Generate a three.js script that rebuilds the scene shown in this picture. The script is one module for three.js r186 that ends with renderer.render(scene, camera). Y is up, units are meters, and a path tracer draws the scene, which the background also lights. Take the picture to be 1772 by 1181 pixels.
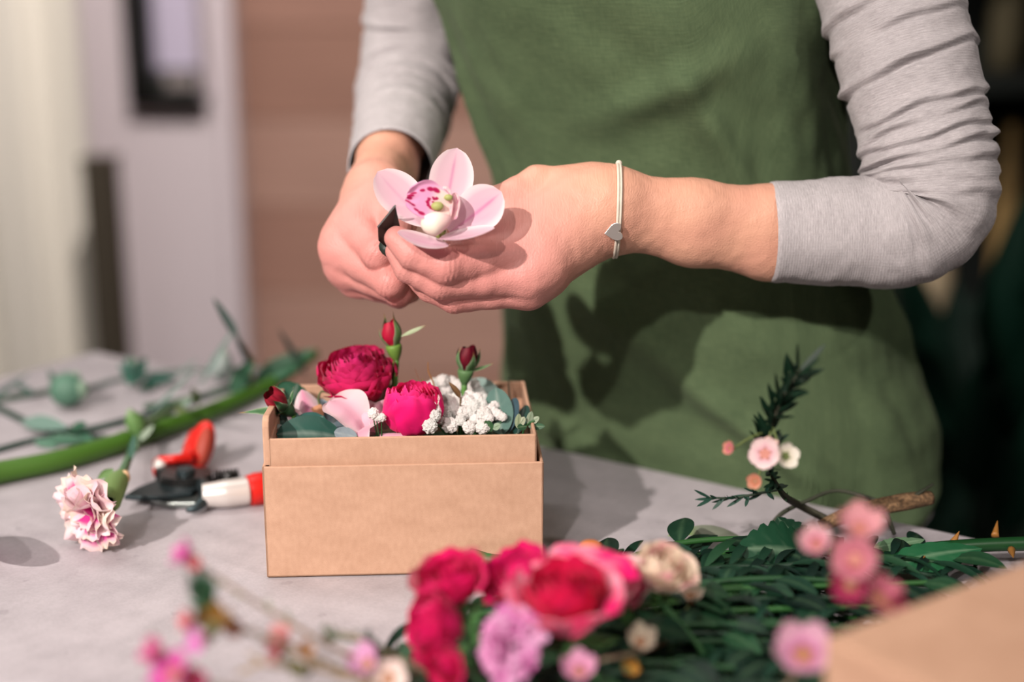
import * as THREE from 'three';
import { RoundedBoxGeometry } from 'three/addons/geometries/RoundedBoxGeometry.js';
import { ImprovedNoise } from 'three/addons/math/ImprovedNoise.js';
import { mergeGeometries } from 'three/addons/utils/BufferGeometryUtils.js';
import { RectAreaLightUniformsLib } from 'three/addons/lights/RectAreaLightUniformsLib.js';

// ------------------------------------------------------------------ camera, exposure, lights
RectAreaLightUniformsLib.init();
const V = (x, y, z) => new THREE.Vector3(x, y, z);
const scene = new THREE.Scene();
scene.background = new THREE.Color(0x020403);
const renderer = new THREE.WebGLRenderer({ antialias: true });
renderer.toneMapping = THREE.LinearToneMapping;
renderer.toneMappingExposure = 1.0;
renderer.shadowMap.enabled = true;
const W = 1772, H = 1181, FPX = 2461, PITCH = 14.7 * Math.PI / 180, TABLE = 0.92;
const CAM = V(0, TABLE + 0.386, 0);
const camera = new THREE.PerspectiveCamera(2 * Math.atan(H / 2 / FPX) * 180 / Math.PI, W / H, 0.05, 30);
camera.position.copy(CAM);
camera.rotation.x = -PITCH;
camera.focus = 0.925;
camera.userData.fStop = 1.9;
camera.updateMatrixWorld();
scene.add(camera);

const SPOTS = [ // ceiling track spotlights: place, aim, candela, half angle, colour, what it is aimed at
  { p: V(-1.30, 2.42, 0.88), t: V(-0.14, 0.97, -0.98), i: 26, a: 0.31, k: 0.9, c: 0xfff0e8, w: 'the gift box from the left' },
  { p: V(-0.55, 2.45, 1.15), t: V(0.05, 0.95, -1.00), i: 8, a: 0.40, c: 0xfff0ea, w: 'the apron from above the worktop' },
  { p: V(1.25, 2.45, 0.30), t: V(0.0, 0.92, -0.90), i: 3, a: 0.40, c: 0xfff2ea, w: 'the worktop from the right' },
  { p: V(-0.2, 2.50, -1.3), t: V(-0.35, 1.1, -3.7), i: 18, a: 0.75, c: 0xfff0e6, w: 'the wood-clad wall' },
];
const PANELS = [ // ceiling light panels: place, size, radiance
  { p: V(-1.15, 2.74, -0.6), w: 1.2, d: 0.6, i: 1.2 },
  { p: V(-0.2, 2.74, 1.1), w: 1.2, d: 0.6, i: 1.2 },
  { p: V(-0.9, 2.74, -1.5), w: 1.6, d: 0.5, i: 6.6 },
];

// ------------------------------------------------------------------ helpers
function mulberry(a) { return () => { a |= 0; a = a + 0x6D2B79F5 | 0; let t = Math.imul(a ^ a >>> 15, 1 | a); t = t + Math.imul(t ^ t >>> 7, 61 | t) ^ t; return ((t ^ t >>> 14) >>> 0) / 4294967296; }; }
const IN = new ImprovedNoise();
const noise = (x, y = 0, z = 0) => IN.noise(x + 71.3, y + 13.7, z + 37.1);
const clamp = (x, a = 0, b = 1) => Math.min(b, Math.max(a, x));
const lerp = (a, b, t) => a + (b - a) * t;
const sstep = (a, b, x) => { const t = clamp((x - a) / (b - a)); return t * t * (3 - 2 * t); };
const RIGHT = V(1, 0, 0), FWD = V(0, -Math.sin(PITCH), -Math.cos(PITCH)), UP = V(0, Math.cos(PITCH), -Math.sin(PITCH));
// a point of the place, from the photograph's pixel and its distance along the lens axis
const at = (px, py, d) => CAM.clone().addScaledVector(FWD, d).addScaledVector(RIGHT, (px - W / 2) / FPX * d).addScaledVector(UP, -(py - H / 2) / FPX * d);
// where a pixel's sight line meets the level h above the table top
function onTable(px, py, h = 0) { const q = at(px, py, 1).sub(CAM); const k = (TABLE + h - CAM.y) / q.y; return CAM.clone().addScaledVector(q, k); }
const rgb = (hex) => { const c = new THREE.Color(hex); return [c.r, c.g, c.b]; };
const mixc = (a, b, t) => [lerp(a[0], b[0], t), lerp(a[1], b[1], t), lerp(a[2], b[2], t)];

const taken = {};
function numbered(n) { const k = taken[n] = (taken[n] ?? -1) + 1; return k ? n + '_' + String(k).padStart(3, '0') : n; }
function shade(o) { o.castShadow = true; o.receiveShadow = true; return o; }
function thing(name, label, category, pos = V(0, 0, 0), opt = {}) {
  const o = new THREE.Group(); o.name = numbered(name); o.position.copy(pos);
  if (opt.quat) o.quaternion.copy(opt.quat);
  o.userData = { label, category }; if (opt.group) o.userData.group = opt.group;
  scene.add(o); return o;
}
// geometry given in the thing's own frame
function part(parent, name, geo, mat, label) {
  const m = shade(new THREE.Mesh(geo, mat)); m.name = name; parent.add(m);
  if (label) m.userData.label = label; return m;
}
// geometry given in world coordinates, thing not rotated
function wpart(root, name, geo, mat, parent = root, label) {
  geo.translate(-root.position.x, -root.position.y, -root.position.z); return part(parent, name, geo, mat, label);
}
function struct(name, geo, mat, pos) { const m = shade(new THREE.Mesh(geo, mat)); m.name = name; if (pos) m.position.copy(pos); m.userData = { kind: 'structure' }; scene.add(m); return m; }

// sheet: fn(u, v, target) with u, v in 0..1; optional colour function
function sheet(fn, nu, nv, col) {
  const P = [], U = [], C = [], I = [], t = V();
  for (let j = 0; j <= nv; j++) for (let i = 0; i <= nu; i++) {
    const u = i / nu, v = j / nv; fn(u, v, t); P.push(t.x, t.y, t.z); U.push(u, v); if (col) C.push(...col(u, v, t));
  }
  for (let j = 0; j < nv; j++) for (let i = 0; i < nu; i++) { const a = j * (nu + 1) + i, b = a + 1, c = a + nu + 1, d = c + 1; I.push(a, b, d, a, d, c); }
  const g = new THREE.BufferGeometry();
  g.setAttribute('position', new THREE.Float32BufferAttribute(P, 3)); g.setAttribute('uv', new THREE.Float32BufferAttribute(U, 2));
  if (col) g.setAttribute('color', new THREE.Float32BufferAttribute(C, 3));
  g.setIndex(I); g.computeVertexNormals(); return g;
}
// tube along points; r = number | function(t) | array; caps closed
function tube(pts, r, seg = 24, rad = 8, col) {
  const curve = new THREE.CatmullRomCurve3(pts, false, 'centripetal');
  const rf = typeof r === 'function' ? r : Array.isArray(r) ? (t) => { const k = t * (r.length - 1), i = Math.min(r.length - 2, Math.floor(k)); return lerp(r[i], r[i + 1], k - i); } : () => r;
  const fr = curve.computeFrenetFrames(seg, false), P = [], U = [], C = [], I = [], L = curve.getLength();
  for (let i = 0; i <= seg; i++) {
    const t = i / seg, c = curve.getPointAt(t), R = rf(t);
    for (let j = 0; j <= rad; j++) {
      const a = j / rad * Math.PI * 2, n = fr.normals[i].clone().multiplyScalar(Math.cos(a)).addScaledVector(fr.binormals[i], Math.sin(a));
      P.push(c.x + n.x * R, c.y + n.y * R, c.z + n.z * R); U.push(j / rad, t * L * 20); if (col) C.push(...col(t, a));
    }
  }
  const w = rad + 1;
  for (let i = 0; i < seg; i++) for (let j = 0; j < rad; j++) { const a = i * w + j, b = a + 1, c = a + w, d = c + 1; I.push(a, b, d, a, d, c); }
  for (const e of [0, seg]) { const c = curve.getPointAt(e / seg), k = P.length / 3; P.push(c.x, c.y, c.z); U.push(0.5, 0.5); if (col) C.push(...col(e / seg, 0)); for (let j = 0; j < rad; j++) e ? I.push(k, e * w + j, e * w + j + 1) : I.push(k, j + 1, j); }
  const g = new THREE.BufferGeometry();
  g.setAttribute('position', new THREE.Float32BufferAttribute(P, 3)); g.setAttribute('uv', new THREE.Float32BufferAttribute(U, 2));
  if (col) g.setAttribute('color', new THREE.Float32BufferAttribute(C, 3));
  g.setIndex(I); g.computeVertexNormals(); return g;
}
// naive surface nets of a signed distance field
function surfaceNets(f, mn, mx, cell, col) {
  const nx = Math.ceil((mx.x - mn.x) / cell) + 1, ny = Math.ceil((mx.y - mn.y) / cell) + 1, nz = Math.ceil((mx.z - mn.z) / cell) + 1;
  const D = new Float32Array(nx * ny * nz), id = new Int32Array(nx * ny * nz).fill(-1), P = [], I = [];
  const ix = (i, j, k) => i + nx * (j + ny * k);
  const B = 4, reach = B * cell * 1.15; // blocks that lie well away from the surface take the sign of their middle
  for (let k0 = 0; k0 < nz; k0 += B) for (let j0 = 0; j0 < ny; j0 += B) for (let i0 = 0; i0 < nx; i0 += B) {
    const m = f(mn.x + (i0 + 1.5) * cell, mn.y + (j0 + 1.5) * cell, mn.z + (k0 + 1.5) * cell), far = Math.abs(m) > reach + 0.006;
    for (let k = k0; k < Math.min(nz, k0 + B); k++) for (let j = j0; j < Math.min(ny, j0 + B); j++) for (let i = i0; i < Math.min(nx, i0 + B); i++) D[ix(i, j, k)] = far ? m : f(mn.x + i * cell, mn.y + j * cell, mn.z + k * cell);
  }
  const E = []; for (let a = 0; a < 8; a++) for (const b of [1, 2, 4]) if (!(a & b)) E.push([a, a | b]);
  for (let k = 0; k < nz - 1; k++) for (let j = 0; j < ny - 1; j++) for (let i = 0; i < nx - 1; i++) {
    let m = 0; const d = [];
    for (let c = 0; c < 8; c++) { d[c] = D[ix(i + (c & 1), j + (c >> 1 & 1), k + (c >> 2))]; if (d[c] < 0) m |= 1 << c; }
    if (m === 0 || m === 255) continue;
    let x = 0, y = 0, z = 0, n = 0;
    for (const [a, b] of E) if ((d[a] < 0) !== (d[b] < 0)) { const t = d[a] / (d[a] - d[b]); x += lerp(a & 1, b & 1, t); y += lerp(a >> 1 & 1, b >> 1 & 1, t); z += lerp(a >> 2, b >> 2, t); n++; }
    id[ix(i, j, k)] = P.length / 3; P.push(mn.x + (i + x / n) * cell, mn.y + (j + y / n) * cell, mn.z + (k + z / n) * cell);
  }
  const q = (a, b, c, d, fl) => { if (a < 0 || b < 0 || c < 0 || d < 0) return; fl ? I.push(a, b, c, a, c, d) : I.push(a, c, b, a, d, c); };
  for (let k = 1; k < nz - 1; k++) for (let j = 1; j < ny - 1; j++) for (let i = 1; i < nx - 1; i++) {
    const s = D[ix(i, j, k)] < 0;
    if (s !== (D[ix(i + 1, j, k)] < 0)) q(id[ix(i, j - 1, k - 1)], id[ix(i, j, k - 1)], id[ix(i, j, k)], id[ix(i, j - 1, k)], s);
    if (s !== (D[ix(i, j + 1, k)] < 0)) q(id[ix(i - 1, j, k - 1)], id[ix(i, j, k - 1)], id[ix(i, j, k)], id[ix(i - 1, j, k)], !s);
    if (s !== (D[ix(i, j, k + 1)] < 0)) q(id[ix(i - 1, j - 1, k)], id[ix(i, j - 1, k)], id[ix(i, j, k)], id[ix(i - 1, j, k)], s);
  }
  const g = new THREE.BufferGeometry(), N = [], U = [], C = [], e = cell * 0.6;
  for (let i = 0; i < P.length; i += 3) {
    const x = P[i], y = P[i + 1], z = P[i + 2];
    const a = f(x + e, y, z) - f(x - e, y, z), b = f(x, y + e, z) - f(x, y - e, z), c = f(x, y, z + e) - f(x, y, z - e), l = Math.hypot(a, b, c) || 1;
    N.push(a / l, b / l, c / l); U.push(x * 8, y * 8 + z * 5); if (col) C.push(...col(x, y, z));
  }
  g.setAttribute('position', new THREE.Float32BufferAttribute(P, 3)); g.setAttribute('normal', new THREE.Float32BufferAttribute(N, 3)); g.setAttribute('uv', new THREE.Float32BufferAttribute(U, 2));
  if (col) g.setAttribute('color', new THREE.Float32BufferAttribute(C, 3));
  g.setIndex(I); return g;
}
const smin = (a, b, k) => { const h = Math.max(k - Math.abs(a - b), 0) / k; return Math.min(a, b) - h * h * k * 0.25; };
function cone(a, b, ra, rb) { // tapered capsule distance
  const bx = b.x - a.x, by = b.y - a.y, bz = b.z - a.z, L = bx * bx + by * by + bz * bz;
  return (x, y, z) => { const px = x - a.x, py = y - a.y, pz = z - a.z, t = L ? clamp((px * bx + py * by + pz * bz) / L) : 0; return Math.hypot(px - t * bx, py - t * by, pz - t * bz) - lerp(ra, rb, t); };
}
// quaternion that turns +Y to dir and (as far as possible) +Z to face
function frame(dir, face = V(0, 0, 1)) {
  const y = dir.clone().normalize(), x = V().crossVectors(y, face).normalize(), z = V().crossVectors(x, y);
  return new THREE.Quaternion().setFromRotationMatrix(new THREE.Matrix4().makeBasis(x, y, z));
}
// ------------------------------------------------------------------ textures and materials
function dataTex(w, h, fn, srgb = true) {
  const d = new Uint8Array(w * h * 4);
  for (let j = 0; j < h; j++) for (let i = 0; i < w; i++) { const c = fn(i / w, j / h), k = (j * w + i) * 4; d[k] = clamp(c[0], 0, 255); d[k + 1] = clamp(c[1], 0, 255); d[k + 2] = clamp(c[2], 0, 255); d[k + 3] = 255; }
  const t = new THREE.DataTexture(d, w, h, THREE.RGBAFormat); t.magFilter = THREE.LinearFilter; t.minFilter = THREE.LinearMipmapLinearFilter; t.generateMipmaps = true;
  t.wrapS = t.wrapT = THREE.RepeatWrapping; if (srgb) t.colorSpace = THREE.SRGBColorSpace; t.needsUpdate = true; return t;
}
const fbm = (x, y, z = 0, o = 4) => { let s = 0, a = 0.5; for (let i = 0; i < o; i++) { s += a * noise(x, y, z + i * 9.1); x *= 2.03; y *= 2.03; a *= 0.5; } return s; };
const std = (color, roughness = 0.7, o = {}) => new THREE.MeshStandardMaterial({ color, roughness, side: THREE.DoubleSide, ...o });
const phys = (color, roughness, o = {}) => new THREE.MeshPhysicalMaterial({ color, roughness, side: THREE.DoubleSide, ...o });
const R0 = mulberry(5);
const texConcrete = dataTex(1400, 760, (u, v) => {
  const x = u * 15, y = v * 8, n = fbm(x * 0.5, y * 0.5, 1, 5), m = fbm(x * 3, y * 4, 7, 4), g = R0() - 0.5, s = noise(x * 14, y * 5, 3);
  const b = 168 + n * 26 + m * 16 + g * 9 + s * 5, pit = noise(x * 9, y * 9, 20) > 0.62 ? -10 : 0;
  return [b + pit, b - 4 + pit, b + 1 + pit];
});
const texKraft = dataTex(512, 512, (u, v) => { const n = fbm(u * 6, v * 6, 3), f = noise(u * 60, v * 14, 5) * 6, g = (R0() - 0.5) * 9; const k = n * 12 + f + g; const sp = R0() > 0.997 ? -22 : 0; return [190 + k + sp, 152 + k + sp, 126 + k + sp]; });
const texHeather = dataTex(512, 512, (u, v) => { const s = noise(u * 26, v * 190, 2) * 17 + noise(u * 60, v * 420, 6) * 13, g = (R0() - 0.5) * 13, n = fbm(u * 5, v * 10, 8) * 10; const b = 172 + s + g + n; return [b, b - 3, b - 1]; });
const texKnit = dataTex(256, 256, (u, v) => { const k = 128 + 60 * Math.sin(u * Math.PI * 128) * 0.4 + 50 * Math.sin(v * Math.PI * 128) + (R0() - 0.5) * 60; return [k, k, k]; }, false);
const texLinen = dataTex(512, 512, (u, v) => { const a = noise(u * 22, v * 240, 1) * 9 + noise(u * 240, v * 22, 4) * 7, n = fbm(u * 4, v * 4, 2) * 14, g = (R0() - 0.5) * 8; const k = a + n + g; return [74 + k, 93 + k, 63 + k * 0.8]; });
const texLinenB = dataTex(256, 256, (u, v) => { const k = 128 + 45 * Math.sin(u * Math.PI * 160) + 45 * Math.sin(v * Math.PI * 160) + noise(u * 20, v * 120) * 60; return [k, k, k]; }, false);
const texSkinB = dataTex(512, 512, (u, v) => { const a = noise(u * 90, v * 90, 1), b = noise(u * 170, v * 170, 4), c = fbm(u * 12, v * 12, 9); const k = 128 + a * 50 + b * 45 + c * 40; return [k, k, k]; }, false);
const texWood = dataTex(1024, 512, (u, v) => { const g = fbm(u * 3, v * 40, 2, 4) * 34 + noise(u * 8, v * 160, 5) * 10, n = fbm(u * 2, v * 5, 11) * 20; const k = g + n; return [178 + k, 143 + k * 0.9, 130 + k * 0.8]; });
const texBark = dataTex(256, 256, (u, v) => { const k = noise(u * 16, v * 20, 1) * 50 + (R0() - 0.5) * 30; return [112 + k, 88 + k * 0.8, 62 + k * 0.6]; });
const M = {
  concrete: std(0xffffff, 0.62, { map: texConcrete, bumpMap: texConcrete, bumpScale: 0.0006 }),
  kraft: std(0xffffff, 0.82, { map: texKraft }), kraftEdge: std(0xc79b78, 0.9),
  sleeve: phys(0xffffff, 0.95, { map: texHeather, bumpMap: texKnit, bumpScale: 0.0003, sheen: 0.4, sheenRoughness: 0.6, sheenColor: new THREE.Color(0xffffff) }),
  apron: phys(0xffffff, 0.92, { map: texLinen, bumpMap: texLinenB, bumpScale: 0.0003, sheen: 0.25, sheenRoughness: 0.6, sheenColor: new THREE.Color(0xb7c4a2) }),
  skin: phys(0xffffff, 0.5, { vertexColors: true, bumpMap: texSkinB, bumpScale: 0.0005, specularIntensity: 0.7 }),
  trousers: std(0x0b1614, 0.9), hair: std(0x3a2618, 0.6), shoe: std(0x101010, 0.6),
  petal: phys(0xffffff, 0.95, { vertexColors: true, transmission: 0.28, thickness: 0, specularIntensity: 0.5 }),
  petalSolid: phys(0xffffff, 0.6, { vertexColors: true, specularIntensity: 0.6 }),
  leaf: phys(0xffffff, 0.55, { vertexColors: true, specularIntensity: 0.6 }),
  green: std(0xffffff, 0.5, { vertexColors: true }),
  white: std(0xf2f0ea, 0.8), bark: std(0xffffff, 0.9, { map: texBark, bumpMap: texBark, bumpScale: 0.002 }),
  steel: std(0x9aa3a0, 0.32, { metalness: 0.9 }), darkSteel: std(0x39464a, 0.4, { metalness: 0.75 }), black: std(0x0a0d0c, 0.35),
  silverPaint: std(0xd9d6d2, 0.35, { metalness: 0.35 }), red: std(0xd01a12, 0.4),
  cord: std(0xd3cbbb, 0.7), charm: std(0xcfcac4, 0.35, { metalness: 0.85 }),
  foam: std(0x24402a, 0.95), wood: std(0xffffff, 0.7, { map: texWood }),
};

// ------------------------------------------------------------------ the room
const E_ = V(0.834, 0, 0.552), N_ = V(-0.552, 0, 0.834); // along the table edge (her left) and the way she faces
{
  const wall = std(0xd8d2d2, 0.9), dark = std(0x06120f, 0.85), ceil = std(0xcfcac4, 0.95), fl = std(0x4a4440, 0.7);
  const box = (w, h, d) => new THREE.BoxGeometry(w, h, d);
  struct('floor', box(6.4, 0.1, 6.4), fl, V(0, -0.05, -0.6));
  struct('ceiling', box(6.4, 0.1, 6.4), ceil, V(0, 2.85, -0.6));
  struct('wall_left', box(0.1, 2.8, 6.2), wall, V(-2.55, 1.4, -0.6));
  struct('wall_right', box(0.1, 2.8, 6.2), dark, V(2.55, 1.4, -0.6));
  struct('wall_front', box(5.2, 2.8, 0.1), std(0x8d8681, 0.9), V(0, 1.4, 2.55));
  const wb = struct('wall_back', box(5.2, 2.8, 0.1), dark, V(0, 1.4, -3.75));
  // wooden cladding of the back wall, in wide horizontal planks
  const r = mulberry(3), tones = [0xffffff, 0xefe6e2, 0xf8f0ea, 0xe6dcd6].map((c) => std(c, 0.72, { map: texWood }));
  for (let i = 0; i < 12; i++) { const p = part(wb, 'plank', new RoundedBoxGeometry(1.66, 0.226, 0.024, 1, 0.004), tones[Math.floor(r() * 4)]); p.position.set(0.06, -1.27 + i * 0.229, 0.062); }
}
for (const s of SPOTS) {
  const dir = s.t.clone().sub(s.p).normalize(), g = thing('track_spotlight', 'black cylindrical ceiling spotlight aimed at ' + s.w, 'spotlight', s.p);
  const q = frame(dir);
  const cyl = new THREE.CylinderGeometry(0.045, 0.04, 0.14, 24, 1, true); cyl.applyQuaternion(q); cyl.translate(-dir.x * 0.05, -dir.y * 0.05, -dir.z * 0.05);
  const cap = new THREE.CylinderGeometry(0.04, 0.04, 0.01, 24); cap.applyQuaternion(q); cap.translate(-dir.x * 0.118, -dir.y * 0.118, -dir.z * 0.118);
  part(g, 'housing', mergeGeometries([cyl, cap]), M.black);
  part(g, 'stem', tube([V(-dir.x * 0.08, -dir.y * 0.08, -dir.z * 0.08), V(-dir.x * 0.08, 0.2, -dir.z * 0.08), V(-dir.x * 0.08, 2.8 - s.p.y, -dir.z * 0.08)], 0.008, 8, 8), M.black);
  const ln = new THREE.CylinderGeometry(0.036, 0.036, 0.004, 24); ln.applyQuaternion(q);
  part(g, 'lens', ln, std(0xffffff, 0.4, { emissive: new THREE.Color(s.c), emissiveIntensity: 3 }), 'glowing round lens');
  const L = new THREE.SpotLight(s.c, s.i, 0, s.a, s.k ?? 0.6, 2); L.position.copy(dir).multiplyScalar(0.03); L.target.position.copy(dir).multiplyScalar(2);
  L.castShadow = true; L.shadow.mapSize.set(2048, 2048); L.shadow.radius = 1.4; g.add(L, L.target);
}
PANELS.forEach((p, i) => {
  const g = thing('ceiling_panel_light', ['square-edged white ceiling light panel above the table', 'square-edged white ceiling light panel above the shop floor', 'long white ceiling light panel before the white cabinet'][i], 'ceiling light', p.p);
  part(g, 'frame', new RoundedBoxGeometry(p.w + 0.06, 0.05, p.d + 0.06, 1, 0.01), M.white).position.y = 0.034;
  part(g, 'diffuser', new THREE.BoxGeometry(p.w, 0.006, p.d), std(0xffffff, 0.5, { emissive: new THREE.Color(1, 0.97, 0.94), emissiveIntensity: 0.5 }), 'glowing diffuser').position.y = 0.006;
  const L = new THREE.RectAreaLight(0xfff6ee, p.i, p.w, p.d); L.position.set(0, -0.004, 0); L.lookAt(L.position.x, -5, 0); L.rotation.set(-Math.PI / 2, 0, 0); g.add(L);
});
// ------------------------------------------------------------------ the worktop
const CORNER = onTable(165, 606), TLEN = 1.75, TDEP = 0.86;
const tmid = CORNER.clone().addScaledVector(E_, TLEN / 2).addScaledVector(N_, TDEP / 2);
const TYAW = Math.atan2(-E_.z, E_.x);
{
  const q = new THREE.Quaternion().setFromAxisAngle(V(0, 1, 0), TYAW);
  const t = thing('work_table', 'grey concrete-look worktop on dark legs under the gift box', 'table', V(tmid.x, 0, tmid.z), { quat: q });
  part(t, 'table_top', new RoundedBoxGeometry(TLEN, 0.04, TDEP, 2, 0.006), M.concrete).position.y = TABLE - 0.02;
  for (const [a, b] of [[-1, -1], [-1, 1], [1, -1], [1, 1]]) part(t, 'leg', new RoundedBoxGeometry(0.06, TABLE - 0.04, 0.06, 1, 0.004), M.black).position.set(a * (TLEN / 2 - 0.12), (TABLE - 0.04) / 2, b * (TDEP / 2 - 0.1));
  part(t, 'rail', new RoundedBoxGeometry(TLEN - 0.24, 0.06, 0.03, 1, 0.004), M.black).position.set(0, TABLE - 0.07, -TDEP / 2 + 0.1);
}
// ------------------------------------------------------------------ background of the shop
{
  // tall white cabinet with an open black box shelf
  const d = 3.62, a = at(172, 600, d), b = at(426, 600, d), w = b.x - a.x, cx = (a.x + b.x) / 2, z = a.z;
  const c = thing('tall_cabinet', 'tall plain white cabinet beside the wood-clad wall', 'cabinet', V(cx, 0, z - 0.05));
  const wm = std(0xd6ced6, 0.55), g = part(c, 'body', new RoundedBoxGeometry(w, 2.4, 0.1, 2, 0.006), wm); g.position.set(0, 1.2, 0);
  part(c, 'door', new RoundedBoxGeometry(w - 0.035, 2.28, 0.02, 1, 0.004), wm).position.set(-0.014, 1.23, 0.058);
  part(c, 'plinth', new THREE.BoxGeometry(w - 0.02, 0.08, 0.01), std(0x55504f, 0.8)).position.set(0, 0.045, 0.052);
  const s0 = at(258, 172, d - 0.05), s1 = at(382, 172, d - 0.05), sw = s1.x - s0.x, sh = 0.42;
  const s = thing('box_shelf', 'black open box shelf with a pale lilac back on the white cabinet', 'shelf', V((s0.x + s1.x) / 2, s0.y, z + 0.052));
  part(s, 'left_panel', new RoundedBoxGeometry(0.058, sh, 0.07, 1, 0.003), M.black).position.set(-sw / 2 + 0.029, sh / 2, 0);
  part(s, 'right_panel', new RoundedBoxGeometry(0.007, sh, 0.07, 1, 0.003), std(0xb9b2bb, 0.6)).position.set(sw / 2 - 0.004, sh / 2, 0);
  part(s, 'bottom_panel', new RoundedBoxGeometry(sw, 0.026, 0.07, 1, 0.003), M.black).position.set(0, 0.013, 0);
  part(s, 'top_panel', new RoundedBoxGeometry(sw, 0.026, 0.07, 1, 0.003), M.black).position.set(0, sh - 0.013, 0);
  part(s, 'back_panel', new THREE.BoxGeometry(sw - 0.064, sh - 0.05, 0.006), std(0xc3bdd6, 0.6)).position.set(0.026, sh / 2, -0.028);
  const k = thing('small_speaker', 'small dark grey device with a pale front on the black box shelf', 'device', V(s.position.x + 0.028, s.position.y + 0.026, z + 0.056));
  part(k, 'case', new RoundedBoxGeometry(0.108, 0.06, 0.034, 2, 0.006), std(0x262b29, 0.6)).position.y = 0.03;
  part(k, 'front_cover', new RoundedBoxGeometry(0.07, 0.034, 0.006, 2, 0.003), std(0x8d8686, 0.6)).position.set(0.004, 0.034, 0.018);
  // dark post
  const p0 = at(146, 271, 2.95), p1 = at(199, 271, 2.95), pw = p1.x - p0.x;
  const p = thing('wooden_post', 'dark brown wooden post standing between the curtain and the white cabinet', 'post', V((p0.x + p1.x) / 2, 0, p0.z));
  part(p, 'shaft', new RoundedBoxGeometry(pw, p0.y - 0.012, pw, 2, 0.004), std(0x352f24, 0.75)).position.y = (p0.y - 0.012) / 2;
  part(p, 'cap', new RoundedBoxGeometry(pw + 0.006, 0.012, pw + 0.006, 1, 0.003), std(0x3c352a, 0.75)).position.y = p0.y - 0.006;
  // pale curtain on the left
  const c0 = at(-420, 600, 3.3), c1 = at(185, 600, 3.3), cw = c1.x - c0.x;
  const cu = thing('curtain', 'off-white floor-length curtain in soft folds left of the dark post', 'curtain', V((c0.x + c1.x) / 2, 0, c0.z));
  part(cu, 'cloth', sheet((u, v, t) => t.set((u - 0.5) * cw, 0.02 + v * 2.45, 0.03 * Math.sin(u * 26 + 0.5 * Math.sin(v * 2)) + 0.012 * Math.sin(u * 61 + 2)), 180, 24), phys(0xe2e0d8, 0.95));
  part(cu, 'rod', tube([V(-cw / 2 - 0.05, 2.49, 0), V(0, 2.49, 0), V(cw / 2 + 0.02, 2.49, 0)], 0.012, 4, 10), M.steel);
  // dark shelving on the right with a few pots and a plant
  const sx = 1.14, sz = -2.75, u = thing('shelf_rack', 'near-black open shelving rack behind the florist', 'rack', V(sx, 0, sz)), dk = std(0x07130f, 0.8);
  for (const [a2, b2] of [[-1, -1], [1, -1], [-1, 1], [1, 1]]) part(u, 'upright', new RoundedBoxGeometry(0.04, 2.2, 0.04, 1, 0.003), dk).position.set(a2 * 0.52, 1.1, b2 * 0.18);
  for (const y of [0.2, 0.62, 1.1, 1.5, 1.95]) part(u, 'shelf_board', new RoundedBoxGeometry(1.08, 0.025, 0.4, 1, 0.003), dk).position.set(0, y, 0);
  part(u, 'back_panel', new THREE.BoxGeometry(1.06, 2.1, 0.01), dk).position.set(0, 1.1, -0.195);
  const pot = (px, py0, py1, d2, wpx, col, label, name, prof) => {
    let h;
    const t0 = at(px, py1, d2), t1 = at(px, py0, d2), rr = wpx / FPX * d2 / 2;
    const lv = [0.2, 0.62, 1.1, 1.5, 1.95].map((y) => y + 0.0125).reduce((q, y) => Math.abs(y - t0.y) < Math.abs(q - t0.y) ? y : q);
    h = t1.y - lv; const o = thing(name, label, 'pot', V(t0.x, lv, t0.z));
    part(o, 'vessel', new THREE.LatheGeometry(prof.map(([x, y]) => new THREE.Vector2(x * rr, y * h)), 24), std(col, 0.8));
    part(o, 'rim', new THREE.TorusGeometry(rr * prof[prof.length - 1][0], rr * 0.06, 8, 24).rotateX(Math.PI / 2).translate(0, h, 0), std(col, 0.7));
    return [o, h, rr];
  };
  pot(1606, 452, 560, 2.78, 78, 0xb8a88a, 'squat tan stoneware pot on the dark rack behind the sleeve elbow', 'stoneware_pot', [[0.001, 0], [0.75, 0], [0.98, 0.3], [1, 0.6], [0.85, 0.9], [0.8, 1]]);
  pot(1735, 205, 420, 2.8, 40, 0x9a8050, 'tall slim tan bottle vase on the dark rack', 'bottle_vase', [[0.001, 0], [0.9, 0], [1, 0.4], [0.95, 0.7], [0.5, 0.85], [0.45, 1]]);
  pot(1745, -60, 22, 2.8, 60, 0x5c5640, 'small dull tan jar on the upper board of the dark rack', 'jar', [[0.001, 0], [0.9, 0], [1, 0.3], [1, 0.75], [0.8, 0.95], [0.82, 1]]);
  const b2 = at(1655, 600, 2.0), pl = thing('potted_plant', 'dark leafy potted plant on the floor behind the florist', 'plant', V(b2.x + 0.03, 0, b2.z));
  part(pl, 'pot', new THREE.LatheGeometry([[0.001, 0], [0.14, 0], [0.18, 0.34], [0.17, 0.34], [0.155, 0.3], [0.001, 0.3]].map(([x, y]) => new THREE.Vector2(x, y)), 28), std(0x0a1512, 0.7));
  const r = mulberry(41), lg = sheet((uu, v, t) => { const wv = Math.sin(Math.PI * Math.pow(v, 0.8)) * 0.035 * (uu * 2 - 1); t.set(wv, v * 0.24, -0.09 * v * v - Math.abs(wv) * 0.3); }, 4, 8, () => rgb(0x0d3528));
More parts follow.
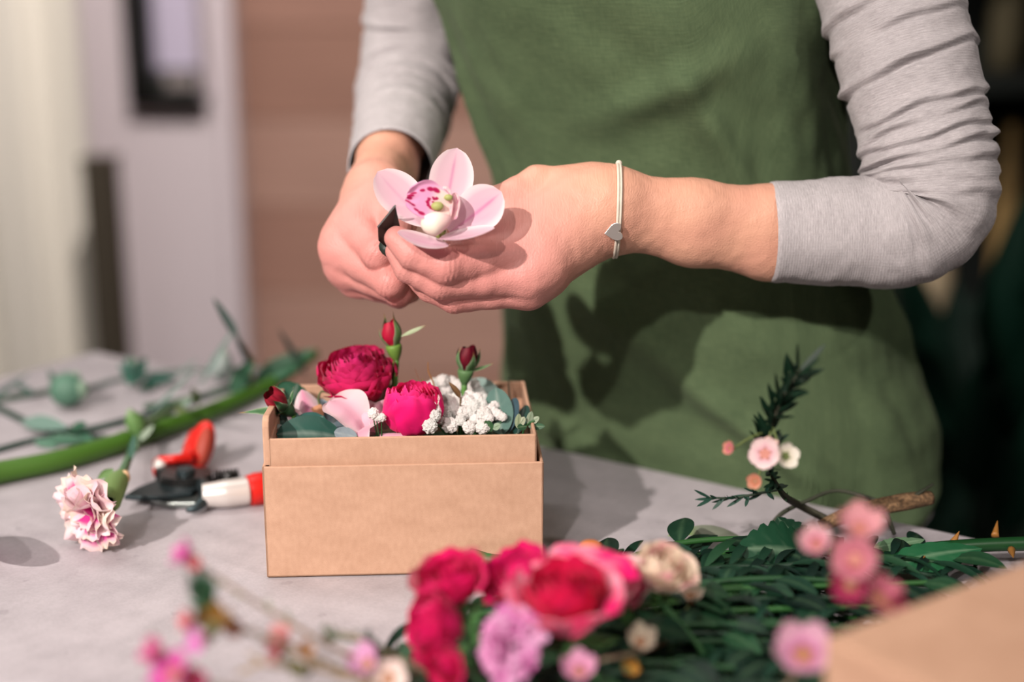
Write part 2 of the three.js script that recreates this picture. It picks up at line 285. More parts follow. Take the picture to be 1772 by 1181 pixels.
  for (let i = 0; i < 46; i++) {
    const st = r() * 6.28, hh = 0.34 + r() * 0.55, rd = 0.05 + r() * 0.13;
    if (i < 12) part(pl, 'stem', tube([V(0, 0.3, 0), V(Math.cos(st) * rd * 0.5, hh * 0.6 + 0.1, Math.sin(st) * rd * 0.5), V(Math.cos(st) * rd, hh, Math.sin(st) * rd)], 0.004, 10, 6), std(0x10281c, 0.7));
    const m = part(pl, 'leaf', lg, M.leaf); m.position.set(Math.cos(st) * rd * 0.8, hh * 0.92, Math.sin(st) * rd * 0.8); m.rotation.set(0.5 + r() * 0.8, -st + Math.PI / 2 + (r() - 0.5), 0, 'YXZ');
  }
}
// ------------------------------------------------------------------ kraft gift box
const FL = onTable(462, 1002), FR = onTable(940, 991), BW = FL.distanceTo(FR), BYAW = Math.atan2(-(FR.z - FL.z), FR.x - FL.x), BD = 0.132, BH1 = 0.0765, BH2 = 0.0945;
const BQ = new THREE.Quaternion().setFromAxisAngle(V(0, 1, 0), BYAW);
const BC = FL.clone().add(FR).multiplyScalar(0.5).add(V(0, 0, -BD / 2).applyQuaternion(BQ)); BC.y = TABLE;
{
  const t = thing('gift_box', 'open kraft cardboard gift box filled with flowers', 'box', BC, { quat: BQ });
  const rb = (w, h, d, x, y, z, n, rx = 0, rz = 0) => { const m = part(t, n, new RoundedBoxGeometry(w, h, d, 2, 0.0009), M.kraft); m.position.set(x, y, z); m.rotation.set(rx, 0, rz); return m; };
  const T = 0.0022, w = BW, d = BD;
  rb(w, T, d, 0, T / 2 + 0.0006, 0, 'bottom_panel');
  rb(w, BH1, T, 0, BH1 / 2 + 0.0006, d / 2 - T / 2, 'front_panel');
  rb(w, BH1, T, 0, BH1 / 2 + 0.0006, -d / 2 + T / 2, 'back_panel');
  rb(T, BH1, d, -w / 2 + T / 2, BH1 / 2 + 0.0006, 0, 'side_panel');
  rb(T, BH1, d, w / 2 - T / 2, BH1 / 2 + 0.0006, 0, 'side_panel');
  const lw = w - 0.0085, ld = d - 0.0085, lh = BH2 - 0.002;
  rb(lw, lh, T, 0, lh / 2 + 0.002, ld / 2 - T / 2, 'front_liner');
  rb(lw, lh, T, 0, lh / 2 + 0.002, -ld / 2 + T / 2, 'back_liner');
  rb(T, lh, ld, lw / 2 - T / 2, lh / 2 + 0.002, 0, 'side_liner');
  const fs = new THREE.Shape(); fs.moveTo(-ld / 2 + 0.002, BH1 + 0.001); fs.lineTo(ld / 2 - 0.001, BH1 + 0.001); fs.lineTo(ld / 2 - 0.001, BH1 + 0.026); fs.quadraticCurveTo(ld / 2 - 0.002, BH1 + 0.031, ld / 2 - 0.008, BH1 + 0.031); fs.lineTo(-ld / 2 + 0.002, BH1 + 0.019); fs.closePath();
  part(t, 'side_flap', new THREE.ExtrudeGeometry(fs, { depth: 0.0025, bevelEnabled: true, bevelSize: 0.0007, bevelThickness: 0.0009, bevelSegments: 2 }).rotateY(-Math.PI / 2), M.kraft).position.set(-w / 2 + 0.0042, 0, 0);
  rb(T, lh, ld, -lw / 2 + T / 2, lh / 2 + 0.002, 0, 'side_liner');
  const f = thing('floral_foam', 'dark green block of floral foam inside the gift box', 'foam', V(BC.x, TABLE + 0.0032, BC.z), { quat: BQ });
  const fg = new RoundedBoxGeometry(lw - 0.008, 0.056, ld - 0.008, 2, 0.003); part(f, 'foam_block', fg, M.foam).position.y = 0.028;
}
const FOAM = TABLE + 0.06; // top of the foam

// ------------------------------------------------------------------ flower builders (each petal a mesh of its own)
// rose: cupped petals in whorls around +Y, base at the origin
function rosePetals(o) {
  const out = [], r = mulberry(o.seed);
  for (let k = 0; k < o.layers; k++) {
    const f = k / (o.layers - 1), n = o.counts ? o.counts[k] : 3 + Math.round(f * 2), rad = o.R * (0.14 + 0.86 * Math.pow(f, 0.85)), close = lerp(0.56, o.openOuter ?? 0.5, Math.pow(f, 3)), yt = o.H * (0.93 + 0.07 * r() - (o.drop ?? 0.16) * f * f);
    const off = k * 2.4 + r();
    for (let i = 0; i < n; i++) {
      const az0 = off + i * 2 * Math.PI / n + (r() - 0.5) * 0.35, w = (f < 0.3 ? 1.3 : lerp(1.05, 0.86, f)) * (n <= 3 ? 1.1 : 1) * (0.92 + r() * 0.16), sd = r() * 50, hh = yt * (0.94 + 0.1 * r()), fl = (o.flare ?? 0.16) * Math.pow(f, 2) * (0.4 + r()), ruf = (o.ruffle ?? 0.05) * (0.6 + r() * 0.8), nick = r() * 0.1;
      const fn = (u, v, t) => {
        const s = u * 2 - 1, az = az0 + s * w * (0.35 + 0.65 * Math.sqrt(v)), e = 1 - 0.2 * Math.pow(Math.abs(s), 3.5) - nick * Math.exp(-s * s * 30) * v;
        const vv = v * e; let q = rad * Math.sin(Math.PI * ((o.start ?? 0.08) * lerp(1, sstep(0, 0.15, v), 0.7) + 0.02 + close * vv)) / (f < 0.25 ? 1.02 : 1);
        q *= 1 + 0.07 * s + fl * sstep(0.7, 1, v) + ruf * noise(s * 2.2 + sd, v * 2.5, k) * (0.4 + v * 1.3);
        const edge = sstep(0.82, 1, v) * (0.02 * o.R * Math.sin(s * 9 + sd) + 0.03 * o.R * noise(s * 6 + sd, 4));
        const y = hh * (0.02 + 0.98 * Math.pow(vv, 0.92)) - fl * 0.25 * o.H * sstep(0.75, 1, v) + edge;
        t.set(Math.cos(az) * (q + edge), y, Math.sin(az) * (q + edge));
      };
      out.push(sheet(fn, 14, 12, (u, v) => o.color(u, v, f, sd)));
    }
  }
  return out;
}
function rose(name, label, pos, axis, o) {
  const t = thing(name, label, 'rose', pos, { quat: frame(axis, o.face), group: o.group });
  for (const g of rosePetals(o)) part(t, 'petal', g, o.mat ?? M.petal);
  const gc = () => o.sepalColor ?? rgb(0x3f6b3a);
  if (!o.noSepal) for (let i = 0; i < 5; i++) { const a = i * 1.2566 + 0.3; part(t, 'sepal', sheet((u, v, q) => { const w = (u * 2 - 1) * 0.24 * o.R * Math.sin(Math.PI * (0.12 + 0.88 * v)), rr = o.R * (0.1 + 0.95 * v); q.set(Math.cos(a) * rr - Math.sin(a) * w, o.H * (-0.06 - 0.1 * Math.sin(v * 3) + 0.02 * v), Math.sin(a) * rr + Math.cos(a) * w); }, 4, 8, gc), M.leaf); }
  part(t, 'hip', new THREE.SphereGeometry(o.R * 0.24, 14, 10).translate(0, -o.R * 0.12, 0), std(new THREE.Color(...gc()), 0.5));
  return t;
}
// lanceolate or ovate blade from a to b; face = its upper side
function blade(a, b, face, width, o = {}) {
  const q = frame(b.clone().sub(a), face), L = a.distanceTo(b), peak = o.peak ?? 0.45, sd = o.seed ?? 0;
  return sheet((u, v, t) => {
    const s = u * 2 - 1; let w = v < peak ? Math.sin(v / peak * Math.PI / 2) : Math.cos((v - peak) / (1 - peak) * Math.PI / 2); w = Math.pow(Math.max(w, 0), o.pow ?? 0.8);
    w = Math.max(w, v < 0.5 ? (o.base ?? 0.03) : (o.tip ?? 0.0)) * width / 2;
    const ser = o.serrate ? 1 + o.serrate * (Math.abs((v * 16 + 0.5) % 1 - 0.5) - 0.25) * Math.abs(s) : 1;
    t.set(s * w * ser, v * L, (o.bow ?? 0) * L * Math.sin(v * Math.PI) + (o.droop ?? 0) * L * v * v - (o.fold ?? 0.15) * Math.abs(s) * w + (o.wave ?? 0) * L * noise(v * 3 + sd, s * 1.3, sd) + (o.cup ?? 0) * s * s * w);
    t.applyQuaternion(q).add(a);
  }, o.nu ?? 8, o.nv ?? 16, o.color ?? (() => rgb(0x2f5d3a)));
}
const veins = (base, vein, sd = 0) => (u, v) => { const s = Math.abs(u * 2 - 1), m = Math.exp(-s * s * 300) * 0.8 + Math.pow(Math.max(0, Math.cos((v * 9 - s * 2.4) * Math.PI * 2)), 12) * 0.25 * (1 - s); return mixc(mixc(base, vein, m), base.map((c) => c * 0.72), clamp(noise(u * 4 + sd, v * 6, sd) * 0.8)); };
// rosebud along +Y from the hip base at the origin; size = petal cone height
function rosebud(t, S, o) {
  const r = mulberry(o.seed), gcol = o.green ?? rgb(0x4d7a3a), pg = (u, v) => mixc(o.color, o.dark, clamp(0.5 + 0.8 * noise(u * 6, v * 2, o.seed) - 0.2 * v));
  const hip = new THREE.LatheGeometry([[0.1, -0.6], [0.15, -0.52], [0.23, -0.36], [0.29, -0.18], [0.305, -0.04], [0.27, 0.04], [0.001, 0.06]].map(([x, y]) => new THREE.Vector2(x * S, y * S)), 18);
  part(t, 'hip', hip, std(new THREE.Color(...(o.hip ?? gcol)), 0.5));
  for (let i = 0; i < 4; i++) { const az0 = i * 1.7; part(t, 'petal', sheet((u, v, q) => { const s = u * 2 - 1, az = az0 + s * 1.25, k = 1 - 0.1 * s * s, rr = S * 0.36 * Math.sin(Math.PI * (0.16 + (o.close ?? 0.66) * v)) * (1 - 0.05 * i + 0.08 * s) * (1 + 0.06 * noise(s * 3, v * 3, i + o.seed)); q.set(Math.cos(az) * rr, S * (v * k * (1 - 0.05 * i) + 0.02 * noise(s * 5, v * 2, i)), Math.sin(az) * rr); }, 12, 10, pg), M.petalSolid); }
  (o.sepals ?? [[0, 0.9, 0.2], [1.26, 0.9, 0.2], [2.5, 0.9, 0.2], [3.77, 0.9, 0.2], [5, 0.9, 0.2]]).forEach(([a, len, open], i) => {
    part(t, 'sepal', sheet((u, v, q) => {
      const s = u * 2 - 1, wv = (v < 0.3 ? 0.7 + v : Math.pow(1 - (v - 0.3) / 0.7, 1.3)) * 0.24 * S, hug = S * 0.385 * Math.sin(Math.PI * clamp(0.16 + 0.66 * v * len, 0, 0.8));
      const rr = lerp(hug + 0.012 * S, S * (0.3 + v * len * 0.95), open) + (i % 2 ? 0.03 : 0) * S * v * v, y = lerp(S * v * len * 1.02, S * v * len * (0.12 + 0.1 * noise(i, 3)), open), az = a + s * wv / Math.max(rr, 0.2 * S) * 0.9;
      q.set(Math.cos(az) * rr, y, Math.sin(az) * rr);
    }, 6, 14, (u, v) => mixc(mixc(gcol, [0.5, 0.58, 0.42], Math.pow(Math.abs(u * 2 - 1), 4) * 0.6), [0.35, 0.16, 0.06], sstep(0.72, 0.95, v) * 0.8)), M.leaf);
  });
}
// five-petalled waxflower facing +Y, radius R
function waxflower(t, R, o) {
  const cup = new THREE.LatheGeometry([[0.1, -0.75], [0.25, -0.7], [0.4, -0.3], [0.42, 0], [0.3, 0.05], [0.001, 0.0]].map(([x, y]) => new THREE.Vector2(x * R, y * R)), 12);
  part(t, 'flower_cup', cup, o.cupMat);
  const pg = o.petalGeo[R] ??= sheet((u, v, q) => { const s = u * 2 - 1, w = Math.sqrt(Math.max(0, 1 - Math.pow(v * 2 - 1, 2))) * 0.52 + 0.02; q.set(s * w * R, R * (0.05 + o.cup * v * v + 0.12 * s * s * v), R * (0.3 + 0.75 * v)); }, 6, 6, (u, v) => mixc(o.c0, o.c1, sstep(0, 0.7, v)));
  for (let i = 0; i < 5; i++) part(t, 'petal', pg, M.petal).rotation.y = i * 1.2566 + o.turn;
  return t;
}
// ruffled fan-petalled carnation opening along +Y from the calyx mouth at the origin
function carnationPetals(t, R, o) {
  const r = mulberry(o.seed);
  for (let i = 0; i < o.n; i++) {
    const f = (i + 0.5) / o.n, az = i * 2.39996, tilt = lerp(0.1, o.spread ?? 1.45, Math.pow(f, 0.75)), L = R * lerp(0.85, 1.08, f) * (0.92 + 0.16 * r()), w = lerp(0.5, 0.62, r()) * (o.wide ?? 1), sd = r() * 90, amp = 0.12 + 0.1 * r(), streak = r();
    part(t, 'petal', sheet((u, v, q) => {
      const s = u * 2 - 1, a = s * w * 1.25, d = L * (0.05 + 0.95 * v) * (1 - 0.1 * s * s + sstep(0.85, 1, v) * 0.045 * (Math.sin(s * 24 + sd) + noise(s * 9, sd)));
      const ruf = amp * L * sstep(0.25, 1, v) * (noise(s * 2.6 + sd, v * 1.2, sd) * 1.7 + 0.5 * Math.sin(s * 7 + sd));
      const x = Math.sin(a) * d * 0.95, along = Math.cos(a) * d, bend = tilt * (0.35 + 0.65 * v);
      const px = along * Math.sin(bend) + ruf * Math.cos(bend), py = along * Math.cos(bend) * (1 - 0.1 * v) + 0.1 * L - ruf * Math.sin(bend);
      q.set(Math.cos(az) * px - Math.sin(az) * x, py, Math.sin(az) * px + Math.cos(az) * x);
    }, 22, 12, (u, v) => o.color(u, v, f, sd, streak)), M.petal);
  }
}
// calyx with pointed teeth, along +Y, mouth at y = L
function calyxGeo(L, r0) { const g = new THREE.LatheGeometry([[0.15, 0], [0.5, 0.02], [0.8, 0.25], [0.95, 0.6], [1.08, 0.88], [0.95, 1], [0.7, 1]].map(([x, y]) => new THREE.Vector2(x * r0, y * L)), 20); const p = g.attributes.position; for (let i = 0; i < p.count; i++) { const y = p.getY(i) / L; if (y > 0.85) p.setY(i, p.getY(i) + L * 0.16 * (Math.abs(((Math.atan2(p.getZ(i), p.getX(i)) / 6.283 + 1) * 5) % 1 - 0.5) - 0.25)); } g.computeVertexNormals(); return g; }
// ------------------------------------------------------------------ flowers in the box
const toCam = (p) => CAM.clone().sub(p).normalize();
const stemTo = (t, from, to, r0, r1, mat, name = 'stem') => { // tube in world coordinates under a thing that may be rotated
  const g = tube([from, from.clone().lerp(to, 0.5).add(V(0.002, 0, 0.001)), to], [r0, r1], 14, 10);
  t.updateMatrixWorld(); g.applyMatrix4(t.matrixWorld.clone().invert()); return part(t, name, g, mat);
};
const greenStem = std(0x4a7d32, 0.5), darkGreenStem = std(0x2c5a30, 0.55);
{
  const mag = rgb(0xd20650), magD = rgb(0xa0063c), magL = rgb(0xe63a92);
  let p = at(626, 692, 0.998);
  let t = rose('garden_rose', 'deep magenta full garden rose at the left back of the gift box', p, V(-0.10, 1, 0.42), { R: 0.0242, H: 0.042, layers: 10, counts: [3, 3, 4, 4, 5, 5, 5, 6, 6, 5], seed: 11, openOuter: 0.56, flare: 0.2, ruffle: 0.13, drop: 0.26, color: (u, v, f, s) => mixc(mixc(mag, magL, (1 - f) * 0.5 + 0.25 * sstep(0.75, 1, v)), magD, clamp(0.2 + noise(u * 5 + s, v * 3, s) * 0.9)), sepalColor: rgb(0x6d1a30) });
  stemTo(t, p.clone().add(V(0.001, -0.004, -0.001)), V(p.x + 0.003, FOAM - 0.01, p.z - 0.003), 0.0022, 0.0022, darkGreenStem);
  const pk = rgb(0xf20478), pkD = rgb(0xd80060), pkL = rgb(0xfa50a6);
  p = at(713, 752, 0.955);
  t = rose('cupped_rose', 'hot pink cupped rose in the middle of the gift box', p, V(0.05, 1, 0.12), { R: 0.0198, H: 0.0355, layers: 8, counts: [3, 3, 4, 4, 4, 5, 5, 4], seed: 29, openOuter: 0.5, start: 0.2, flare: 0.03, ruffle: 0.07, drop: 0.06, color: (u, v, f, s) => mixc(mixc(pk, pkL, 0.7 * sstep(0.8, 1, v) * (1 - f * 0.6)), pkD, clamp(0.15 + noise(u * 4 + s, v * 2, s) * 0.6)) });
  stemTo(t, p.clone().add(V(0, -0.003, 0)), V(p.x, FOAM - 0.01, p.z), 0.002, 0.002, darkGreenStem);

  // buds
  const bud = (label, pos, axis, S, o, foot) => { const b = thing('rosebud', label, 'rosebud', pos, { quat: frame(axis, V(0.2, 0, 1)) }); rosebud(b, S, o); b.updateMatrixWorld(); const a = b.localToWorld(V(0, -S * 0.55, 0)); const g = tube([a, a.clone().lerp(foot, 0.35).add(o.bend ?? V(0, 0, 0)), foot], [o.rs ?? 0.0021, 0.0024], 18, 10); g.applyMatrix4(b.matrixWorld.clone().invert()); part(b, 'stem', g, greenStem); return b; };
  p = at(681, 598, 0.985); const f1 = at(706, 668, 0.985); f1.y = FOAM - 0.01;
  bud('slim green rosebud with a red slit on a curved stem', p, V(-0.16, 1, 0.02), 0.0185, { seed: 4, color: rgb(0xb5133a), dark: rgb(0x8d0d28), green: rgb(0x5c7f48), hip: rgb(0x69913e), bend: V(-0.004, 0.004, 0), sepals: [[0.55, 1.35, 0.0], [1.0, 1.2, 0.05], [2.95, 0.9, 0.12], [4.3, 1.25, 0.02], [5.5, 1.1, 0.03]] }, f1);
  { // thin outspread sepal of the slim bud
    const b = scene.children[scene.children.length - 1]; const g = blade(at(693, 583, 0.98), at(738, 563, 0.975), V(0, 0.4, 1), 0.0028, { color: (u, v) => mixc(rgb(0x9fb08c), rgb(0x7a5a3a), sstep(0.7, 1, v)), bow: 0.03 }); g.applyMatrix4(b.matrixWorld.clone().invert()); part(b, 'sepal', g, M.leaf);
  }
  p = at(806, 641, 0.99); const f2 = at(801, 700, 0.985); f2.y = FOAM - 0.01;
  bud('dark crimson rosebud with spreading sepals above the white florets', p, V(0.12, 1, 0.05), 0.0185, { seed: 8, color: rgb(0x6d0a22), dark: rgb(0x3c0614), green: rgb(0x557a4c), close: 0.6, sepals: [[0.1, 1.1, 0.75], [1.15, 0.85, 0.02], [2.75, 1.0, 0.1], [3.9, 0.9, 0.1], [5.9, 1.15, 0.28]] }, f2);
  p = at(491, 703, 0.955); const f3 = at(500, 760, 0.962); f3.y = FOAM - 0.005;
  bud('small dark red rosebud leaning over the left corner of the gift box', p, V(-0.45, 0.65, 0.5), 0.0185, { seed: 15, color: rgb(0x9c1730), dark: rgb(0x4c0818), green: rgb(0x3f6b44), close: 0.58, sepals: [[0.3, 1.15, 0.55], [1.5, 1.5, 0.3], [2.5, 1.3, 0.42], [3.4, 1.9, 0.62], [5.1, 0.9, 0.35]] }, f3);

  // pale pink orchids half sunk among the flowers
  const pl = rgb(0xdcafbe), pw = rgb(0xeadadc), pp = rgb(0xcd7f9f);
  const pc = (k) => (u, v) => { const s = Math.abs(u * 2 - 1); return mixc(mixc(pl, pw, sstep(0.3, 1, s)), pp, Math.exp(-s * s * 14) * k * (1 - 0.5 * v)); };
  let o = thing('orchid_bloom', 'pale pink orchid bloom with rounded petals between the two roses', 'orchid', at(625, 742, 0.962));
  wpart(o, 'petal', blade(at(640, 748, 0.95), at(620, 686, 0.972), toCam(at(620, 700, 0.96)), 0.031, { pow: 0.5, peak: 0.6, cup: -0.8, bow: 0.08, base: 0.35, color: pc(0.5) }), M.petal);
  wpart(o, 'petal', blade(at(632, 750, 0.948), at(570, 694, 0.962), V(0.2, 1, 0.8), 0.03, { pow: 0.5, peak: 0.6, cup: 0.7, bow: 0.16, wave: 0.1, base: 0.3, color: pc(0.4) }), M.petal);
  wpart(o, 'petal', blade(at(648, 742, 0.955), at(668, 690, 0.968), toCam(at(650, 700, 0.96)), 0.02, { pow: 0.6, cup: -0.5, wave: 0.15, seed: 3, base: 0.3, color: pc(1.0) }), M.petal);
  wpart(o, 'petal', blade(at(610, 754, 0.944), at(640, 742, 0.934), V(0, 1, 0.6), 0.034, { pow: 0.5, cup: -0.4, base: 0.4, color: pc(0.5) }), M.petal);
  wpart(o, 'petal', blade(at(655, 752, 0.945), at(706, 751, 0.938), V(0, 1, 0.3), 0.014, { pow: 0.6, cup: -0.5, base: 0.2, color: pc(0.4) }), M.petal);
  wpart(o, 'lip', new THREE.SphereGeometry(0.008, 14, 10).scale(1, 1.2, 0.8).translate(...at(640, 732, 0.956).toArray()), std(0xd9a3b2, 0.6));
  wpart(o, 'stem', tube([at(636, 745, 0.958), at(636, 752, 0.962), V(at(636, 752, 0.962).x, FOAM - 0.008, at(636, 752, 0.962).z)], 0.002, 8, 8), greenStem);
  o = thing('orchid_bloom', 'pale pink pointed orchid bloom with a deep pink midrib beside the left rosebud', 'orchid', at(530, 735, 0.975));
  wpart(o, 'petal', blade(at(540, 738, 0.972), at(522, 674, 0.985), toCam(at(525, 700, 0.97)), 0.0195, { pow: 0.6, peak: 0.45, cup: -0.5, base: 0.5, color: pc(1.3) }), M.petal);
  wpart(o, 'petal', blade(at(528, 735, 0.968), at(497, 712, 0.958), V(0, 0.8, 0.8), 0.013, { pow: 0.6, color: pc(0.2), base: 0.3 }), M.petal);
  wpart(o, 'petal', blade(at(538, 738, 0.974), at(556, 700, 0.982), V(0.3, 0.3, 1), 0.011, { pow: 0.7, color: () => rgb(0xd9a27c), base: 0.3 }), M.petal);
  wpart(o, 'stem', tube([at(535, 737, 0.974), at(535, 745, 0.976), V(at(535, 745, 0.976).x, FOAM - 0.008, at(535, 745, 0.976).z)], 0.002, 8, 8), greenStem);

  // eucalyptus leaves
  const euc = (label, items, foot) => {
    const e = thing('eucalyptus_sprig', label, 'eucalyptus', V(foot.x, FOAM - 0.008, foot.z));
    let top = V(0, 0, 0);
    items.forEach(([a, b, face, w, c, opt = {}], i) => { wpart(e, 'leaf', blade(a, b, face, w, { pow: 0.5, peak: 0.5, base: 0.12, cup: 0.12, color: veins(rgb(c), mixc(rgb(c), [0.5, 0.56, 0.5], 0.25), i), ...opt }), M.leaf); wpart(e, 'stem', tube([V(foot.x, FOAM - 0.008, foot.z), V(lerp(foot.x, a.x, 0.6), lerp(FOAM, a.y, 0.7), lerp(foot.z, a.z, 0.6)), a], 0.001, 10, 6), std(0x6f8068, 0.6)); });
    return e;
  };
  euc('broad dark green eucalyptus leaves along the front left rim of the gift box', [
    [at(592, 758, 0.944), at(478, 752, 0.936), V(0.1, 0.75, 0.7), 0.026, 0x1f4a40, { bow: 0.09, cup: 0.25 }],
    [at(520, 752, 0.958), at(474, 715, 0.962), V(0.3, 0.5, 1), 0.02, 0x2c4f47],
    [at(520, 760, 0.95), at(560, 720, 0.962), V(0, 0.5, 1), 0.024, 0x22504a],
    [at(490, 757, 0.942), at(472, 738, 0.942), V(0.5, 0.6, 0.8), 0.012, 0x8d9a96],
    [at(618, 757, 0.937), at(578, 748, 0.934), V(0, 0.9, 0.7), 0.012, 0x7d8c93],
    [at(500, 700, 1.0), at(516, 664, 1.01), V(0.2, 0.2, 1), 0.024, 0x214f3a],
  ], at(530, 752, 0.965));
  euc('oval grey-green eucalyptus leaves standing at the right end of the gift box', [
    [at(868, 752, 0.952), at(858, 671, 0.975), toCam(at(860, 700, 0.96)), 0.0195, 0x52726a, { cup: 0.1 }],
    [at(880, 750, 0.958), at(887, 690, 0.975), V(-0.8, 0.1, 0.7), 0.02, 0x3a5560, {}],
    [at(845, 720, 1.01), at(818, 655, 1.025), toCam(at(830, 690, 1)), 0.028, 0x86a09a, {}],
    [at(886, 745, 0.972), at(880, 652, 1.03), V(1, 0.1, 0.3), 0.012, 0x47635a, {}],
    [at(895, 752, 0.95), at(908, 702, 0.975), V(-0.5, 0.2, 0.8), 0.014, 0x1c3f38, {}],
  ], at(862, 752, 0.975));
  euc('slate grey eucalyptus leaf behind the pale orchid petals', [
    [at(560, 745, 0.985), at(548, 690, 1.0), toCam(at(550, 700, 1)), 0.02, 0x6a7c84, {}],
    [at(572, 745, 0.985), at(585, 705, 0.995), toCam(at(580, 700, 1)), 0.018, 0x5d6f77, {}],
  ], at(560, 750, 0.99));

  // brown hooked twig
  const tw = thing('hooked_twig', 'thin green-brown hooked tendril left of the magenta rose', 'twig', V(at(552, 752, 0.985).x, FOAM - 0.008, at(552, 752, 0.985).z));
  const b0 = tw.position.clone();
  wpart(tw, 'tendril', tube([b0, at(556, 712, 0.985), at(551, 690, 0.985), at(556, 678, 0.985), at(568, 680, 0.986)], [0.0012, 0.0011, 0.0009, 0.0006], 24, 8), std(0x4c5a30, 0.6));
  const tw2 = thing('dry_tendril', 'thin amber dried tendrils rising behind the hot pink rose', 'twig', V(at(745, 752, 0.99).x, FOAM - 0.008, at(745, 752, 0.99).z));
  const b1 = tw2.position.clone();
  wpart(tw2, 'tendril', tube([b1, at(752, 670, 0.985), at(741, 642, 0.985), at(741, 627, 0.985)], [0.0009, 0.0008, 0.0007, 0.0003], 20, 6), std(0x8a5a24, 0.6));
  wpart(tw2, 'tendril', tube([b1, at(728, 668, 0.985), at(722, 650, 0.985), at(718, 638, 0.985)], [0.0006, 0.0005, 0.0002], 16, 6), std(0x7a4a34, 0.6));
  wpart(tw2, 'tendril', tube([b1, at(732, 668, 0.985), at(731, 655, 0.985)], [0.0005, 0.0003], 10, 6), std(0x7a6a34, 0.6));
  const tw3 = thing('seed_pod', 'brown curved dry husk standing among the white florets', 'husk', V(at(795, 745, 0.965).x, FOAM - 0.008, at(795, 745, 0.965).z));
  wpart(tw3, 'husk', blade(at(797, 690, 0.962), at(776, 661, 0.958), V(0.4, 0.2, 1), 0.004, { cup: 0.8, bow: 0.12, base: 0.3, color: () => rgb(0x6d5136) }), M.leaf);
  wpart(tw3, 'stalk', tube([tw3.position.clone(), at(797, 715, 0.964), at(797, 690, 0.962)], 0.0007, 8, 6), std(0x5a4a30, 0.7));

  // baby's breath: frilled white florets, each its own mesh
  const frill = (() => { const g = new THREE.IcosahedronGeometry(1, 7), q = g.attributes.position; for (let i = 0; i < q.count; i++) { const x = q.getX(i), y = q.getY(i), z = q.getZ(i); const az = Math.atan2(z, x), n = 1 + 0.16 * noise(x * 4.2, y * 4.2, z * 4.2) + 0.13 * noise(x * 8, y * 8, z * 8) + 0.08 * noise(x * 17, y * 17, z * 17) + 0.07 * Math.sin(az * 9) * (1 - Math.abs(y)) - 0.22 * Math.exp(-(1 - y) * 14); q.setXYZ(i, x * n, y * n * 0.82, z * n); } g.computeVertexNormals(); return g; })();
  const fm = [0xe6e4e0, 0xdcdeda, 0xebe8e5].map((c) => phys(c, 0.9, { transmission: 0.25, thickness: 0 })), cupg = new THREE.ConeGeometry(0.6, 1.1, 8).rotateX(Math.PI).translate(0, -1.1, 0), cm = std(0x5f7a4c, 0.6);
  const gyp = (label, list, foot, seed) => {
    const b = thing('baby_breath_sprig', label, 'baby breath', V(foot.x, FOAM - 0.008, foot.z)), r = mulberry(seed), f = b.position.clone();
    for (const [px, py, d, rp] of list) {
      const c = at(px, py, d), m = part(b, 'floret', frill, fm[Math.floor(r() * 3)]), S = rp / FPX * d; m.position.copy(c).sub(f); m.scale.setScalar(S);
      m.quaternion.copy(frame(V((r() - 0.5) * 1.1, 0.8, 0.5 + r() * 0.8), V(0.1, r() - 0.2, 0.3)).multiply(new THREE.Quaternion().setFromAxisAngle(V(0, 1, 0), r() * 6)));
      part(m, 'calyx', cupg, cm);
      wpart(b, 'stalk', tube([f.clone(), V(lerp(f.x, c.x, 0.5), lerp(f.y, c.y, 0.6), lerp(f.z, c.z, 0.5)), c.clone().add(V(0, -S * 0.9, 0))], 0.00045, 6, 5), darkGreenStem);
    }
  };
  const front = [[730, 727, 11], [744, 738, 12], [779, 736, 13], [812, 740, 11], [835, 739, 12], [836, 724, 9], [742, 702, 8], [756, 706, 11], [752, 720, 10], [768, 715, 13], [785, 712, 12], [800, 716, 12], [816, 712, 11], [776, 695, 12], [793, 698, 12], [808, 695, 12], [820, 703, 11], [838, 716, 12], [850, 711, 11], [861, 718, 9], [856, 704, 9], [768, 690, 8], [825, 690, 10], [812, 685, 9], [834, 700, 9], [846, 724, 8], [762, 728, 8], [797, 728, 9], [822, 726, 9], [755, 690, 7], [790, 687, 9], [870, 722, 7]];
  const r = mulberry(77);
  gyp('dense cluster of white frilled florets at the front right of the gift box', front.map(([x, y, s]) => [x, y, (x < 762 ? 0.9295 : 0.937) + (752 - y) * (x < 762 ? 0.0002 : 0.0005) + r() * 0.006, s * 1.08]), at(795, 745, 0.965), 5);
  gyp('looser white florets behind the hot pink rose', [[752, 665, 11], [766, 660, 12], [780, 662, 12], [793, 668, 11], [759, 676, 11], [773, 674, 12], [787, 678, 10], [815, 672, 11], [828, 680, 12], [822, 665, 9], [836, 690, 10], [742, 668, 8], [745, 680, 9], [760, 686, 9]].map(([x, y, s]) => [x, y, 1.005 + r() * 0.01, s]), at(785, 745, 1.0), 6);
  gyp('two tiny white florets beside the pale orchid', [[646, 716, 10], [660, 723, 8], [652, 724, 6]].map(([x, y, s]) => [x, y, 0.936, s]), at(660, 748, 0.95), 7);

  // green sprig at the right corner
  const sg = thing('leafy_sprig', 'small green sprig with tiny oval leaves at the right corner of the gift box', 'sprig', V(at(905, 748, 0.955).x, FOAM - 0.008, at(905, 748, 0.955).z)), s0 = sg.position.clone();
  wpart(sg, 'stem', tube([s0, at(905, 750, 0.95), at(912, 735, 0.945), at(925, 728, 0.942)], 0.0009, 12, 6), darkGreenStem);
